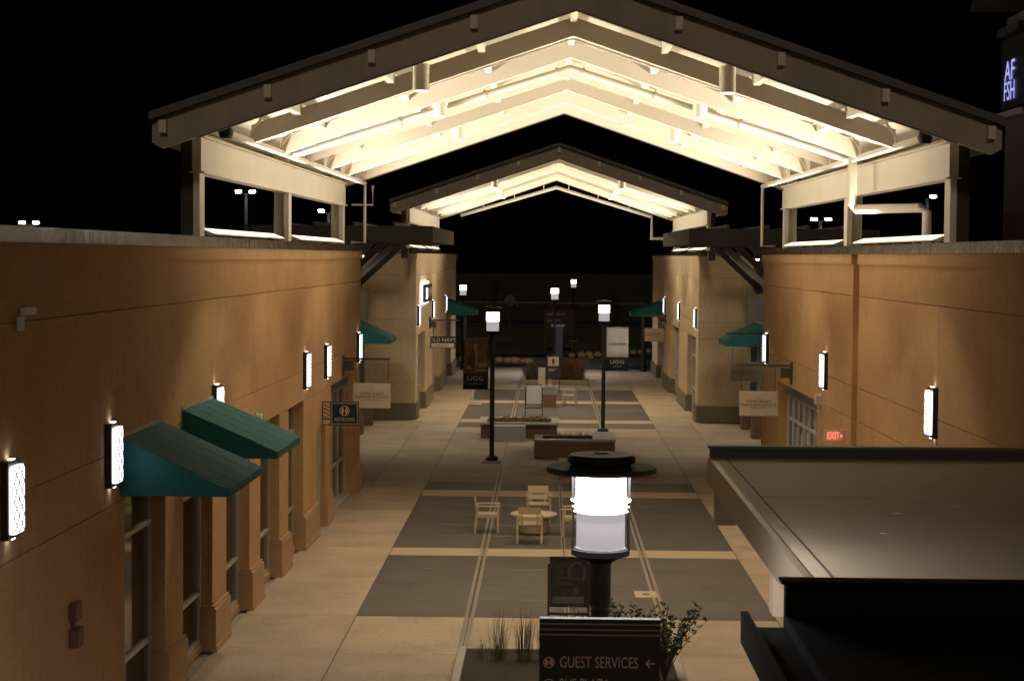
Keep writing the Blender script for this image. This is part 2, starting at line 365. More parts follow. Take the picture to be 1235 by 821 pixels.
def near_building(s):
    side = 'left' if s < 0 else 'right'
    lab = ('tan stucco shop building with two green awnings over narrow recessed windows' if s < 0 else
           'tan stucco shop building with the red exit sign and wide glazed entrance')
    root = thing('shop_building', lab, 'building', (s * 5.64, 38, 0), .0105 * s)
    f = rpart(root, s)
    Y0, Y1 = 8 - 38, 50 - 38
    # body
    f('building_core', -14, -.6, Y0, Y1 - .05, 0, 6.2, SLATE)
    f('flat_roof', -14, -.3, Y0, Y1 - .02, 6.2, 6.3, ROOFM)
    f('backing_wall', -.6, -.27, Y0, Y1 - .01, 3.25, 6.45, STUCCO)
    if s < 0:
        panels(f, Y0, Y1, 3.25, 3.9, STUCCO, 6); panels(f, Y0, Y1, 3.9, 5.68, STUCCO, 6); panels(f, Y0, Y1, 5.68, 6.5, STUCCO, 6)
        segs = [(Y0, 23.23 - 38)]
        openings = [(23.23, 25.61), (26.8, 29.05), (30.25, 32.48), (33.63, 35.89), (37.07, 39.17)]
        f('wall', -.6, 0, Y0, 23.23 - 38, 0, 3.25 - .006, STUCCO)
        edges = [25.61, 26.8, 29.05, 30.25, 32.48, 33.63, 35.89, 37.07, 39.17, 41.29]
        for a, b in zip(edges[0::2], edges[1::2]): pier(f, a - 38, b - 38)
        pier(f, 42.79 - 38, 43.78 - 38); pier(f, 48.7 - 38, Y1)
        for a, b in openings:
            shop_window(root, s, a - 38, b - 38)
            for (za, zb) in ((.0, .12),): f('window_sill', -.6, -.16, a - 38 + .02, b - 38 - .02, 0, .12, BASEM)
        # service door
        f('door_header', -.34, -.002, 41.29 - 38, 42.79 - 38, 2.42, 3.244, STUCCO)
        d = f('service_door', -.16, -.1, 41.34 - 38, 42.74 - 38, .02, 2.42, DOORM)
        f('door_handle', -.1, -.04, 41.5 - 38, 41.62 - 38, .98, 1.04, GALV, d); f('lock_plate', -.1, -.085, 41.48 - 38, 41.64 - 38, .85, 1.25, GALV, d)
        f('kick_plate', -.1, -.093, 41.38 - 38, 42.7 - 38, .06, .32, GALV, d)
        # entrance
        shop_window(root, s, 43.8 - 38, 48.7 - 38, .03, 2.95, u=-.34, rails=(1.0, 2.35), mull=(44.9 - 38, 46.1 - 38, 47.3 - 38), fm=ALU)
        f('transom_panel', -.36, -.2, 43.8 - 38, 48.7 - 38, 2.95, 3.244, SLATE)
        f('floor_strip', -.6, -.1, 43.8 - 38, 48.7 - 38, -.02, .02, LIMEST)
        ends = Y1
    else:
        ysplit = (35.5 - 38, 36.2 - 38)
        for z0, z1 in ((3.25, 3.9), (3.9, 5.68), (5.68, 6.5)):
            panels(f, Y0, ysplit[0], z0, z1, STUCCO, 4); panels(f, ysplit[1], Y1, z0, z1, STUCCO, 2)
        f('reveal_strip', -.25, -.11, ysplit[0], ysplit[1], 3.25, 6.5, STUCCO)
        f('wall', -.6, 0, Y0, ysplit[0], 0, 3.244, STUCCO); f('wall', -.6, 0, ysplit[1], 40.45 - 38, 0, 3.244, STUCCO)
        f('reveal_strip', -.6, -.11, ysplit[0], ysplit[1], 0, 3.245, STUCCO)
        pier(f, 46.86 - 38, Y1)
        shop_window(root, s, 40.47 - 38, 46.86 - 38, .03, 2.95, u=-.34, rails=(1.0, 2.35),
                    mull=[40.47 - 38 + 6.39 * k / 7 for k in range(1, 7)], fm=WHITEF)
        f('transom_panel', -.36, -.2, 40.47 - 38, 46.86 - 38, 2.95, 3.244, SLATE)
        for (ya, za, zb) in ((3.55, 1.15, 2.2), (5.35, 1.1, 2.25), (6.3, 1.2, 2.1), (7.15, 1.1, 2.2)): f('window_poster', -.298, -.292, ya, ya + .42, za, zb, PAPER)
    # trim band and coping
    if s < 0:
        f('trim_band', 0, .05, Y0, Y1 + .03, 6.3, 6.497, STUCCO)
    else:
        f('trim_band', 0, .05, Y0, 35.5 - 38, 6.3, 6.497, STUCCO); f('trim_band', 0, .05, 36.2 - 38, Y1 + .03, 6.3, 6.497, STUCCO)
    for y in [Y0 + 3.0 * k for k in range(14)]:
        f('coping', -.32, .075 + random.uniform(-.003, .003), y + .004, min(y + 3.0, Y1 + .08) - .004, 6.5, 6.665, COPING)
    f('end_wall', -14, -.25, Y1 - .05, Y1 - .004, 0, 6.49, STUCCO)
    return root, f
LB, lf = near_building(-1)
RB, rf_ = near_building(1)

# sconces
def make_sconce():
    root = bpy.data.objects.new('wall_sconce', None); col.objects.link(root)
    # local: +x toward the street
    mb = B(-.02, .08, -.22, .22, -.40, .40); mb.build('housing', BLACKM, root, bevel=.015)
    mb = MB(); r = .05; w_, h_ = .19, .345
    prof = []
    for cx, cz, a0 in ((w_ - r, h_ - r, 0), (-w_ + r, h_ - r, 90), (-w_ + r, -h_ + r, 180), (w_ - r, -h_ + r, 270)):
        for k in range(5):
            a = R(a0 + 22.5 * k); prof.append((cx + r * math.cos(a), cz + r * math.sin(a)))
    mb.ext(prof, .081, .125, 'x'); mb.build('lens', E_SC, root)
    for zz in (-.408, .402): B(.02, .07, -.05, .05, zz, zz + .006).build('slot_light', E_SLOT, root)
    mb = MB()
    for k in range(-3, 4):
        for sgn in (-1, 1):
            p0 = Vector((.128, -.185, k * .17 - sgn * .18)); p1 = Vector((.128, .185, k * .17 + sgn * .18))
            def clip(p, q):
                d = q - p; t0, t1 = 0, 1
                for lim in (1, -1):
                    # lim*(p.z+t d.z) <= .335
                    a, b = lim * d.z, .335 - lim * p.z
                    if abs(a) < 1e-9: continue
                    if a > 0: t1 = min(t1, b / a)
                    else: t0 = max(t0, b / a)
                return (p + d * t0, p + d * t1) if t1 > t0 + .02 else None
            c = clip(p0, p1)
            if c: mb.beam(c[0], c[1], .007, .007, (1, 0, 0))
    mb.build('lattice', BLACKM, root)
    return root
sproto = make_sconce()
first = [True]
def sconce(x, y, z, rz, label, group='wall sconces on the tan facades'):
    o = sproto if first[0] else copy_tree(sproto); first[0] = False
    o.location = (x, y, z); o.rotation_euler = (0, 0, rz); tag(o, label, 'wall sconce', group)
def wx(s, y, u=0): return s * (5.64 - u) - s * .0105 * (y - 38)
names = ['lit lattice sconce on the dark blank wall, farthest from the green awnings', 'lit lattice sconce on the wall just beside the lower green awning',
         'lit wall sconce half hidden above the upper green awning', 'lit wall sconce above the beige service door', 'lit wall sconce between the restroom sign and the cream hanging sign bracket',
         'lit wall sconce at the corner pier beyond the bracketed cream sign']
for y, n in zip((18.3, 22.45, 29.2, 39.3, 42.7, 49.3), names): sconce(wx(-1, y), y, 3.9, -.0105, n)
for y, n in zip((28.8, 39.3, 48.9), ('lit wall sconce on the plain wall beyond the reveal strip from the entrance', 'lit wall sconce above the white wall box near the glazed entrance',
                                     'lit wall sconce at the corner above the cream hanging sign bracket')):
    sconce(wx(1, y), y, 4.0, math.pi + .0105, n)

# awnings
def awning(name, label, loc, rz, L, proj, ztop, zval, zbot, group=None, hip=0):
    root = thing(name, label, 'awning', loc, rz, group)
    h = L / 2
    mb = MB()
    a = [(0.02, -h, ztop), (0.02, h, ztop), (proj, h - hip, zval), (proj, -h + hip, zval)]
    t = .012
    mb.poly(a + [(p[0], p[1], p[2] - t) for p in a], [(0, 3, 2, 1), (4, 5, 6, 7), (0, 1, 5, 4), (1, 2, 6, 5), (2, 3, 7, 6), (3, 0, 4, 7)])
    mb.build('top_canvas', GREEN, root)
    B(proj - .012, proj + .002, -h + hip, h - hip, zbot, zval - .013).build('valance', GREEN, root)
    for sgn in (-1, 1):
        y = sgn * h; yo = sgn * (h - hip); mb = MB()
        i = -sgn * .012
        pr = [(.02, y, zbot + .0), (.02, y, ztop - .014), (proj - .013, yo, zval - .014), (proj - .013, yo, zbot)]
        mb.poly(pr + [(p[0], p[1] + i, p[2]) for p in pr], [(0, 1, 2, 3), (7, 6, 5, 4), (0, 4, 5, 1), (1, 5, 6, 2), (2, 6, 7, 3), (3, 7, 4, 0)])
        mb.build('side_canvas', GREEN, root)
    B(.0, .03, -h - .01, h + .01, ztop - .01, ztop + .035).build('head_rail', GALV, root)
    for k in (1, 2, 3):
        yt = -h + 2 * h * k / 4; yo = (-h + hip) + 2 * (h - hip) * k / 4
        MB().beam((.03, yt, ztop + .001), (proj, yo, zval + .001), .012, .003).build('seam', GREEN, root)
    MB().beam((proj + .004, -h + hip, zval - .01), (proj + .004, h - hip, zval - .01), .012, .02).build('piping', GREEN, root)
    mb = MB()
    for y in (-h + hip + .04, 0, h - hip - .04): mb.tube([(.05, y, ztop - .06), (proj - .04, y, zval - .04)], .016, 6)
    mb.tube([(proj - .04, -h + hip + .03, zbot + .02), (proj - .04, h - hip - .03, zbot + .02)], .016, 6)
    mb.build('frame', GALV, root)
    return root
awning('awning', 'dark green canvas awning over the first window beside a lattice sconce', (wx(-1, 24.1), 24.1, 0), -.0105, 2.4, 1.42, 4.06, 3.44, 3.33, 'green awnings')
awning('awning', 'green canvas awning brightly lit on top, below a wall sconce', (wx(-1, 27.85), 27.85, 0), -.0105, 2.3, 1.42, 4.1, 3.50, 3.39, 'green awnings')

# small wall fittings
o = thing('alarm_box', 'pair of small brown alarm boxes on the dark blank wall', 'alarm', (wx(-1, 20.7), 20.7, 2.15), -.0105)
B(.002, .09, -.13, .13, .03, .24).build('horn', REDBR, o, bevel=.01); B(.002, .11, -.13, .13, -.27, -.06).build('strobe', REDBR, o, bevel=.01); B(.002, .04, -.04, .04, -.06, .03).build('conduit', REDBR, o)
o = thing('camera_box', 'small pale bracket fitting high on the dark blank wall', 'wall fitting', (wx(-1, 18.8), 18.8, 5.75), -.0105)
B(.002, .12, -.05, .16, 0, .08).build('housing', WPLAS, o, bevel=.01); B(.002, .07, -.16, -.1, -.16, -.02).build('conduit', WPLAS, o)
o = thing('wall_light_box', 'small white wall pack above the third recessed window', 'wall fitting', (wx(-1, 33.1), 33.1, 3.42), -.0105)
B(.002, .12, -.1, .1, -.07, .07).build('housing', WPLAS, o, bevel=.015); B(.002, .03, -.12, .12, -.1, .1).build('back_plate', GALV, o)
o = thing('wall_light_box', 'white wall pack below a sconce beside the glazed entrance', 'wall fitting', (wx(1, 39.9), 39.9, 3.32), .0105)
B(-.14, -.002, -.11, .11, -.1, .12).build('housing', WPLAS, o, bevel=.02); B(-.03, -.001, -.12, .12, -.16, .14).build('back_plate', WPLAS, o)
o = thing('exit_sign', 'lit red exit sign sticking out from the tan wall', 'exit sign', (wx(1, 36.9), 36.9, 2.83))
B(-.42, -.005, -.03, .03, -.125, .125).build('housing', SIGNC, o, bevel=.008)
text('lettering', 'EXIT', .21, E_RED, o, (-.235, -.034, 0), .58)
MB().poly([(-.085, -.034, .04), (-.045, -.034, 0), (-.085, -.034, -.04)], [(0, 1, 2)]).build('arrow', E_RED, o)

# ================================================================== CANOPIES
SL = .34
def canopy(Y0, hwf, hwr, label, zin=10.02, tag_='near'):
    root = thing('gable_canopy', label, 'canopy', (0, Y0, 0))
    L = 19.5; HW = 6.22; dk = .42
    zu = lambda x, d=0: zin - SL * abs(x) + d          # rafter underside
    # deck: two sloping sheets
    for s in (-1, 1):
        pr = [(0, zu(0, dk)), (s * HW, zu(HW, dk)), (s * HW, zu(HW, dk + .05)), (0, zu(0, dk + .05))]
        MB().ext(pr, .08, L - .08).build('roof_deck', CEIL, root)
        pr = [(0, zu(0, dk + .052)), (s * (HW + .06), zu(HW + .06, dk + .052)), (s * (HW + .06), zu(HW + .06, dk + .17)), (0, zu(0, dk + .17))]
        MB().ext(pr, -.16, L + .16).build('roof_sheet', EDGE, root)
    # gable fascias
    for (ya, yb) in ((-.02, .08), (L - .08, L + .02)):
        for s in (-1, 1):
            pr = [(0, zu(0)), (s * (HW - .12), zu(HW - .12)), (s * HW, zu(HW, .10)), (s * HW, zu(HW, dk + .05)), (0, zu(0, dk + .05))]
            MB().ext(pr, ya, yb).build('fascia_board', FASC, root)
        for s in (-1, 1):
            pr = [(0, zu(0) - .02), (s * 5.6, zu(5.6) - .02), (s * 5.6, zu(5.6)), (0, zu(0))]
            MB().ext(pr, ya - .012, ya + .05).build('drip_edge', EDGE, root)
    for s in (-1, 1):
        x0, x1 = sorted((s * (HW + .001), s * (HW + .04)))
        B(x0, x1, .0, L, zu(HW, .12), zu(HW, dk + .04)).build('eave_fascia', FASC, root)
    # rafters
    for k in range(1, 7):
        y = 3.25 * k
        mb = MB()
        for s in (-1, 1):
            for (yy0, yy1, d0, d1) in ((y - .085, y + .085, 0, .31),):
                pr = [(0, zu(0, d0)), (s * 5.3, zu(5.3, d0)), (s * 5.3, zu(5.3, d1)), (0, zu(0, d1))]
                mb.ext(pr, yy0, yy1)
        mb.build('rafter', RAFT, root)
    # purlins with ends poking out through the fascia
    for x in (0, -1.5, 1.5, -3.0, 3.0, -4.53, 4.53, -6.08, 6.08):
        zb = zu(x, dk)
        mb = B(x - .055, x + .055, -.14, L + .14, zb - .20, zb - .012)
        mb.build('purlin', RAFT, root)
    # girders, posts
    for s in (-1, 1):
        a = Vector((s * (hwf + .1), 1.2)); b = Vector((s * (hwr + .1), L + .1))
        mb = MB(); mb.beam((a.x, a.y, 7.93), (b.x, b.y, 7.93), .14, .52); mb.build('girder', RAFT, root)
        mb = MB(); mb.beam((a.x, a.y, 7.655), (b.x, b.y, 7.655), .24, .03); mb.beam((a.x, a.y, 8.205), (b.x, b.y, 8.205), .24, .03); mb.build('girder_flange', RAFT, root)
        for k, t in enumerate((0.01, .5, .99)):
            p = a.lerp(b, t); q = .13
            c = p.x + s * .13
            mb = B(c - q, c + q, p.y - q, p.y + q, 6.3, zu(p.x + s * .13, dk) - .02)
            mb.build('post', DARKST if k == 0 else RAFT, root)
            mb = B(p.x - .05, p.x + .05, p.y - .2, p.y + .2, 6.67, 7.64)
            mb.build('post_plate', RAFT, root)
        # infill angle under the deck above the girder
    return root
C1 = canopy(27.0, 5.73, 5.53, 'large gabled cream canopy lit from below, spanning the near shop walls')
C2 = canopy(67.8, 5.58, 5.55, 'smaller looking gabled canopy beyond the first, over the far shops')

# uplights along parapets
def uplight(y0, y1, xa, xb, s, label, trim=0):
    ym = (y0 + y1) / 2; xm = (xa + xb) / 2
    root = thing('uplight_fixture', label, 'light fixture', (xm, ym, 6.665), math.atan2(-(xb - xa), (y1 - y0)), 'linear uplights on the parapets')
    L = (y1 - y0) / 2
    # cross-section in x (street side = -s), lens tilted to the street
    t = -s
    pr = [(t * .12, .03), (t * .12, .05), (-t * .11, .135), (-t * .11, .03)]
    MB().ext(pr, -L, L).build('housing', WPLAS, root)
    a = [(t * .113, .0535), (-t * .104, .1335)]
    n = Vector((t * .08, .217)).normalized() * .005
    mb = MB(); mb.poly([(a[0][0] + n.x, -L + .03, a[0][1] + n.y), (a[1][0] + n.x, -L + .03, a[1][1] + n.y), (a[1][0] + n.x, L - .03, a[1][1] + n.y), (a[0][0] + n.x, L - .03, a[0][1] + n.y)],
                       [(0, 1, 2, 3)])
    mb.build('lens', E_UP, root)
    ld = bpy.data.lights.new('uplight_beam', 'AREA'); ld.shape = 'RECTANGLE'; ld.size = .16; ld.size_y = 2 * L - .1 - trim; ld.energy = UPWATT * (1 - trim / (2 * L)); ld.color = WARM; ld.spread = R(100)
    lo = bpy.data.objects.new('uplight_beam', ld); col.objects.link(lo); lo.parent = root
    lo.location = (t * .02, trim / 2, .17); lo.rotation_euler = (0, R(180 + 52 * t), 0)
    for k in range(5): yy = -L + .2 + k * (2 * L - .4) / 4; B(-.04, .04, yy - .04, yy + .04, .0, .03).build('foot', GALV, root)
    for ya, yb in ((-L - .02, -L), (L, L + .02)): MB().ext([(p[0] * 1.03, p[1] + (.006 if p[1] > .06 else 0)) for p in pr], ya, yb).build('end_cap', GALV, root)
for s, sn in ((-1, 'above the awning facade'), (1, 'above the exit sign facade')):
    for (a, b, nm) in ((28.75, 35.9, 'front'), (38.1, 45.6, 'rear')):
        uplight(a, b, wx(s, a, -.03), wx(s, b, -.03), s, f'white linear uplight in the {nm} bay of the large canopy {sn}', 1.3 if nm == 'front' else 0)
    for (a, b, nm) in ((69.6, 76.6, 'front'), (78.9, 86.4, 'rear')):
        uplight(a, b, s * 5.62, s * 5.6, s, f'white linear uplight in the {nm} bay of the far canopy ' + ('on the navy sign side' if s < 0 else 'opposite the navy sign'))

# downlights
def downlight(x, y, zt, label):
    root = thing('cylinder_downlight', label, 'downlight', (x, y, zt - .42), 0, 'cylinder downlights under the canopies')
    MB().lathe([(.13, 0), (.13, .42)], 20).build('can', RAFT, root, smooth=True)
    MB().lathe([(.11, -.008), (.11, -.002)], 20).build('lens', E_DN, root)
    MB().lathe([(.02, .42), (.02, .62)], 8).build('stem', RAFT, root)
    ld = bpy.data.lights.new('downlight_beam', 'SPOT'); ld.energy = SPOT; ld.spot_size = R(96); ld.spot_blend = .3; ld.color = WARM; ld.shadow_soft_size = .1
    lo = bpy.data.objects.new('downlight_beam', ld); col.objects.link(lo); lo.parent = root; lo.location = (0, 0, -.04)
for Yc, nm in ((27, 'large near'), (67.8, 'far')):
    for k, (dy, w1) in enumerate(((2.0, "front"), (7.2, "middle"), (14.4, "rear"))):
        for s in (-1, 1):
            x = s * 2.42
            downlight(x, Yc + dy, 9.42, f'cream cylinder downlight in the {w1} bay of the {nm} canopy, ' + ('awning side' if s < 0 else 'exit sign side'))

# sprinkler piping of the near canopy
o = thing('sprinkler_pipe', 'white pipe running along the inside edge of the large canopy, awning side', 'pipe')
MB().tube([(-5.32, 28.0, 8.25), (-5.14, 47.3, 8.25)], .055, 10).build('main_pipe', RAFT, o, smooth=True)
MB().lathe([(.09, -.09), (.12, 0), (.09, .09)], 12).build('end_cap', BLACKM, o, smooth=True).location = (-5.33, 27.95, 8.25)
MB().tube([(-5.33, 27.95, 8.25), (-5.33, 27.95, 8.5)], .03, 6).build('hanger', BLACKM, o)
for k in range(1, 7):
    y = 27 + 3.25 * k; x = -5.33 + .0093 * (y - 28)
    MB().tube([(x, y - .15, 8.25), (x + .03, y - .15, 8.42), (x + .18, y - .15, 8.62)], .025, 6).build('branch', RAFT, o)
MB().tube([(-5.14, 47.3, 8.2), (-5.14, 47.3, 6.72), (-5.5, 47.5, 6.72)], .04, 8).build('drop_pipe', RAFT, o, smooth=True)
MB().tube([(-4.95, 47.5, 8.2), (-4.95, 47.5, 7.7), (-5.5, 47.5, 7.7)], .03, 8).build('drain_pipe', RAFT, o, smooth=True)
o = thing('sprinkler_pipe', 'white pipe along the large canopy edge with a thick drop and crossover, exit sign side', 'pipe')
MB().tube([(5.32, 28.0, 8.25), (5.14, 47.3, 8.25)], .055, 10).build('main_pipe', RAFT, o, smooth=True)
MB().lathe([(.09, -.09), (.12, 0), (.09, .09)], 12).build('end_cap', BLACKM, o, smooth=True).location = (5.33, 27.95, 8.25)
MB().tube([(5.33, 27.95, 8.25), (5.33, 27.95, 8.5)], .03, 6).build('hanger', BLACKM, o)
MB().tube([(5.27, 34.2, 8.3), (5.27, 34.2, 7.42), (5.36, 34.2, 7.33), (6.3, 33.0, 7.33), (6.4, 32.9, 7.25), (6.4, 32.9, 6.3)], .085, 12).build('drop_pipe', RAFT, o, smooth=True)
MB().tube([(5.14, 47.3, 8.2), (5.14, 47.3, 6.72), (5.5, 47.5, 6.72)], .04, 8).build('drain_pipe', RAFT, o, smooth=True)
for k in range(1, 7):
    y = 27 + 3.25 * k; x = 5.33 - .0093 * (y - 28)
    MB().tube([(x, y - .15, 8.25), (x - .03, y - .15, 8.42), (x - .18, y - .15, 8.62)], .025, 6).build('branch', RAFT, o)
o = thing('sprinkler_pipe', 'thick white pipe following the gable across the large canopy', 'pipe')
MB().tube([(-5.25, 34.4, 8.28), (-5.1, 34.4, 8.30), (0, 34.4, 9.92), (5.1, 34.4, 8.30), (5.27, 34.4, 8.28)], .07, 10).build('main_pipe', RAFT, o, smooth=True)
for x in (-3.2, -1.6, -.25, .25, 1.6, 3.2):
    z = 9.92 - abs(x) * .3176
    MB().tube([(x - .03, 34.4, z), (x + .03, 34.4, z)], .088, 12).build('coupling', RAFT, o)
    MB().tube([(x, 34.4, z), (x, 34.4, z + .35)], .012, 5).build('hanger', RAFT, o)
for i, (dy) in enumerate((4.2, 10.7, 17.2)):
    o = thing('conduit_run', f'thin white conduit following the gable in the {("front", "middle", "rear")[i]} bay of the large canopy', 'conduit')
    MB().tube([(-5.2, 27 + dy, 8.36), (0, 27 + dy, 10.09), (5.2, 27 + dy, 8.36)], .022, 6).build('conduit', RAFT, o, smooth=True)
    for x in (-4, -2.6, -1.3, 1.3, 2.6, 4): MB().tube([(x, 27 + dy, 10.09 - abs(x) * .333), (x, 27 + dy, 10.4 - abs(x) * .34)], .01, 5).build('hanger', RAFT, o)
o = thing('sprinkler_pipe', 'white pipe following the gable at the rear of the far canopy', 'pipe')
MB().tube([(-4.6, 88.0, 8.35), (0, 88.0, 9.72), (4.6, 88.0, 8.35), (4.6, 88.0, 7.3), (5.4, 88.0, 7.3)], .09, 8).build('main_pipe', RAFT, o, smooth=True)
for x in (-3.5, -2, -.6, .6, 2, 3.5): MB().tube([(x, 88, 9.72 - abs(x) * .298), (x, 87.2, 10.2 - abs(x) * .34)], .02, 5).build('hanger', RAFT, o)

# ================================================================== LINK (recess) BUILDINGS with dark trellis
def brick_block(name, x0, x1, y0, y1, z0, z1, parent, faces='-y'):
    core = B(x0 + .012, x1 - .012, y0 + .012, y1 - .012, z0, z1 - .004).build(name, MORTAR, parent)
    mb = MB(); bl, bh, j = .203, .066, .012
    nz = max(1, int(round((z1 - z0) / (bh + j)))); hh = (z1 - z0) / nz
    def run(a0, a1, put):
        for k in range(nz):
            off = (k % 2) * -.5 * (bl + j); a = a0 + off
            while a < a1 - .02:
                p, q = max(a, a0), min(a + bl, a1)
                if q - p > .03: put(p, q, z0 + k * hh + j / 2, z0 + (k + 1) * hh - j / 2, random.uniform(0, .004))
                a += bl + j
    run(x0, x1, lambda p, q, a, b, e: mb.box(p, q, y0 - e, y0 + .05, a, b))
    if '-x' in faces: run(y0 + .055, y1, lambda p, q, a, b, e: mb.box(x0 - e, x0 + .05, p, q, a, b))
    if '+x' in faces: run(y0 + .055, y1, lambda p, q, a, b, e: mb.box(x1 - .05, x1 + e, p, q, a, b))
    mb.build('brickwork', BRICK, core, kind='stuff')
    return core
def link(s):
    lab = 'slate grey shopfront set back in the passage ' + ('beyond the restroom sign' if s < 0 else 'behind two cream hanging signs')
    root = thing('passage_shopfront', lab, 'building', (s * 7.35, 60.4, 0))
    f = rpart(root, s)
    Ya, Yb = -10.3, 10.4
    f('building_core', -6, -.5, Ya, Yb, 0, 5.0, SLATE)
    f('upper_wall', -.5, 0, Ya, Yb, 3.2, 4.99, SLATE)
    f('coping', -.55, .06, Ya, Yb, 4.99, 5.16, COPING)
    f('flat_roof', -6, -.56, Ya, Yb, 5.0, 5.05, ROOFM)
    ps = [-9.8, -6.3, -2.8, .7, 4.2, 7.7]
    for p in ps:
        x0, x1 = sorted((-s * -.3, -s * .42))
        brick_block('brick_pier', x0, x1, p, p + .6, 0, 1.0, root, '-x+x')
        f('pier_cap', -.3, .45, p - .03, p + .63, 1.0, 1.06, LIMEST)
        f('pier', -.3, .12, p + .1, p + .5, 1.06, 3.2, SLATE)
    for a, b in zip(ps[:-1], ps[1:]):
        shop_window(root, s, a + .62, b - .02, .05, 3.18, u=-.2, rails=(1.0, 2.5), mull=((a + b) / 2 - .3, (a + b) / 2 + .9), fm=WHITEF)
    return root
for s in (-1, 1): link(s)
def trellis(s):
    root = thing('dark_trellis', 'dark brown steel canopy frame over the side passage, ' + ('near the restroom sign side' if s < 0 else 'over the grey cream hanging sign'), 'trellis', (0, 0, 0))
    X = lambda a: s * a
    for y in (55.0, 59.0, 63.0, 66.6):
        B(X(3.9), X(9.5), y - .07, y + .07, 6.78, 7.28).build('cross_beam', DARKST, root)
    B(X(3.83), X(3.95), 54.6, 66.9, 6.8, 7.27).build('edge_beam', DARKST, root)
    B(X(9.35), X(9.5), 54.6, 66.9, 6.8, 7.27).build('edge_beam', DARKST, root)
    for x in (5.0, 6.2, 7.4, 8.6): B(X(x) - .04, X(x) + .04, 54.7, 66.8, 7.285, 7.40).build('slat', DARKST, root)
    for y in (55.0, 59.0, 63.0, 66.6):
        B(X(7.2), X(7.4), y - .1, y + .1, 5.1, 6.77).build('post', DARKST, root)
        MB().beam((X(7.25), y, 5.35), (X(5.7), y, 6.79), .14, .2).build('knee_brace', DARKST, root)
    return root
for s in (-1, 1): trellis(s)
for s in (-1, 1):
    o = thing('floodlight', 'tiny lit floodlight under the dark trellis ' + ('beyond the restroom sign' if s < 0 else 'over the grey cream hanging sign'), 'floodlight', (s * 6.6, 61.0, 6.3))
    MB().tube([(0, 0, .3), (0, 0, .48)], .02, 6).build('stem', BLACKM, o)
    B(-.12, .12, -.1, .1, .08, .3).build('housing', BLACKM, o, bevel=.01); MB().lathe([(.05, .02), (.07, .08)], 10).build('lens', emat('flood_lens', COOL, 8), o)
    ld = bpy.data.lights.new('flood_beam', 'SPOT'); ld.energy = 520; ld.spot_size = R(152); ld.spot_blend = 1; ld.color = (1, .9, .75); ld.shadow_soft_size = .35
    lo = bpy.data.objects.new('flood_beam', ld); col.objects.link(lo); lo.parent = o; lo.location = (0, .06, -.02)
    lo.rotation_euler = Vector((-s * 3.0, 1.6, -5.6)).to_track_quat('-Z', 'Y').to_euler()
awning('awning', 'green canvas awning in the passage behind the restroom and cream signs', (-7.35, 66.5, 0), 0, 2.6, 1.35, 4.0, 3.40, 3.22, 'green awnings')
awning('awning', 'green canvas awning in the passage above two cream hanging signs', (7.35, 66.5, 0), math.pi, 2.6, 1.35, 4.05, 3.45, 3.25, 'green awnings')

# ================================================================== FAR BUILDINGS
def far_building(s):
    lab = 'far pale stucco shop building ' + ('carrying the glowing navy wall sign' if s < 0 else 'with a pale hanging sign, opposite the navy wall sign')
    root = thing('shop_building', lab, 'building', (s * 5.5, 71, 0))
    f = rpart(root, s)
    E = 31.0
    f('building_core', -14, -.62, .06, E, 0, 6.2, SLATE); f('flat_roof', -14, -.3, .3, E, 6.2, 6.3, ROOFM)
    f('backing_wall', -.62, -.26, .06, E, 3.25, 6.45, STUCCO_P)
    for z0, z1 in ((3.25, 3.9), (3.9, 5.62), (5.62, 6.48)):
        panels(f, .31, E, z0, z1, STUCCO_P, 4)
        x0, x1 = sorted((0, s * 1.9)); B(x0, x1, 0, .3, z0 + .006, z1 - .006).build('gable_panel', STUCCO_P, root)
    f('trim_band', -1.9, .04, -.04, .3, 6.28, 6.476, STUCCO_P); f('trim_band', 0, .04, .31, E, 6.28, 6.476, STUCCO_P)
    for k in range(11): f('coping', -.32, .07, k * 2.82 - .07 + .004, k * 2.82 + 2.75 - .004, 6.48, 6.63, COPING)
    f('coping', -1.9, -.325, -.07, .3, 6.48, 6.63, COPING)
    f('gable_wall', -1.9, 0, 0, .3, .64, 3.244, STUCCO_P); f('gable_base', -1.9, .05, -.06, .3, 0, .64, BASE_D)
    f('quoin', -2.1, -1.9, -.02, .3, 0, 6.4, STUCCO_P)
    bays = [(1.2, 5.4), (10.4, 15.4), (20.8, 26)]
    e = [(.3, 1.2), (5.4, 10.4), (15.4, 20.8), (26, E)]
    for a, b in e: pier(f, a, b, m=STUCCO_P, bm=BASE_D, bh=.66)
    for a, b in bays:
        n = 4
        wdw = shop_window(root, s, a, b, .03, 3.0, u=-.3, rails=(1.0, 2.35), mull=[a + (b - a) * k / n for k in range(1, n)], fm=WHITEF)
        f('transom_panel', -.34, -.2, a, b, 3.0, 3.244, SLATE)
    for y, n in zip((1.0, 10.0, 20.0), ('at the near corner', 'above the middle glazed bay', 'beside the far rounded awning')):
        sconce(s * 5.5, 71 + y, 4.02, 0 if s < 0 else math.pi, f'small lit sconce on the far {"navy sign" if s < 0 else "plain"} facade, {n}')
    return root
for s in (-1, 1): far_building(s)
awning('awning', 'far green hipped awning beyond the navy shop sign', (-5.5, 94.2, 0), 0, 3.4, 1.5, 4.15, 3.6, 3.38, 'green awnings', hip=.5)
awning('awning', 'far green hipped awning above the pale hanging sign', (5.5, 94.2, 0), math.pi, 3.4, 1.6, 4.15, 3.6, 3.38, 'green awnings', hip=.5)
o = thing('wall_sign', 'navy box sign with white glowing halo on far pale wall', 'sign', (-5.5, 75.2, 4.87))
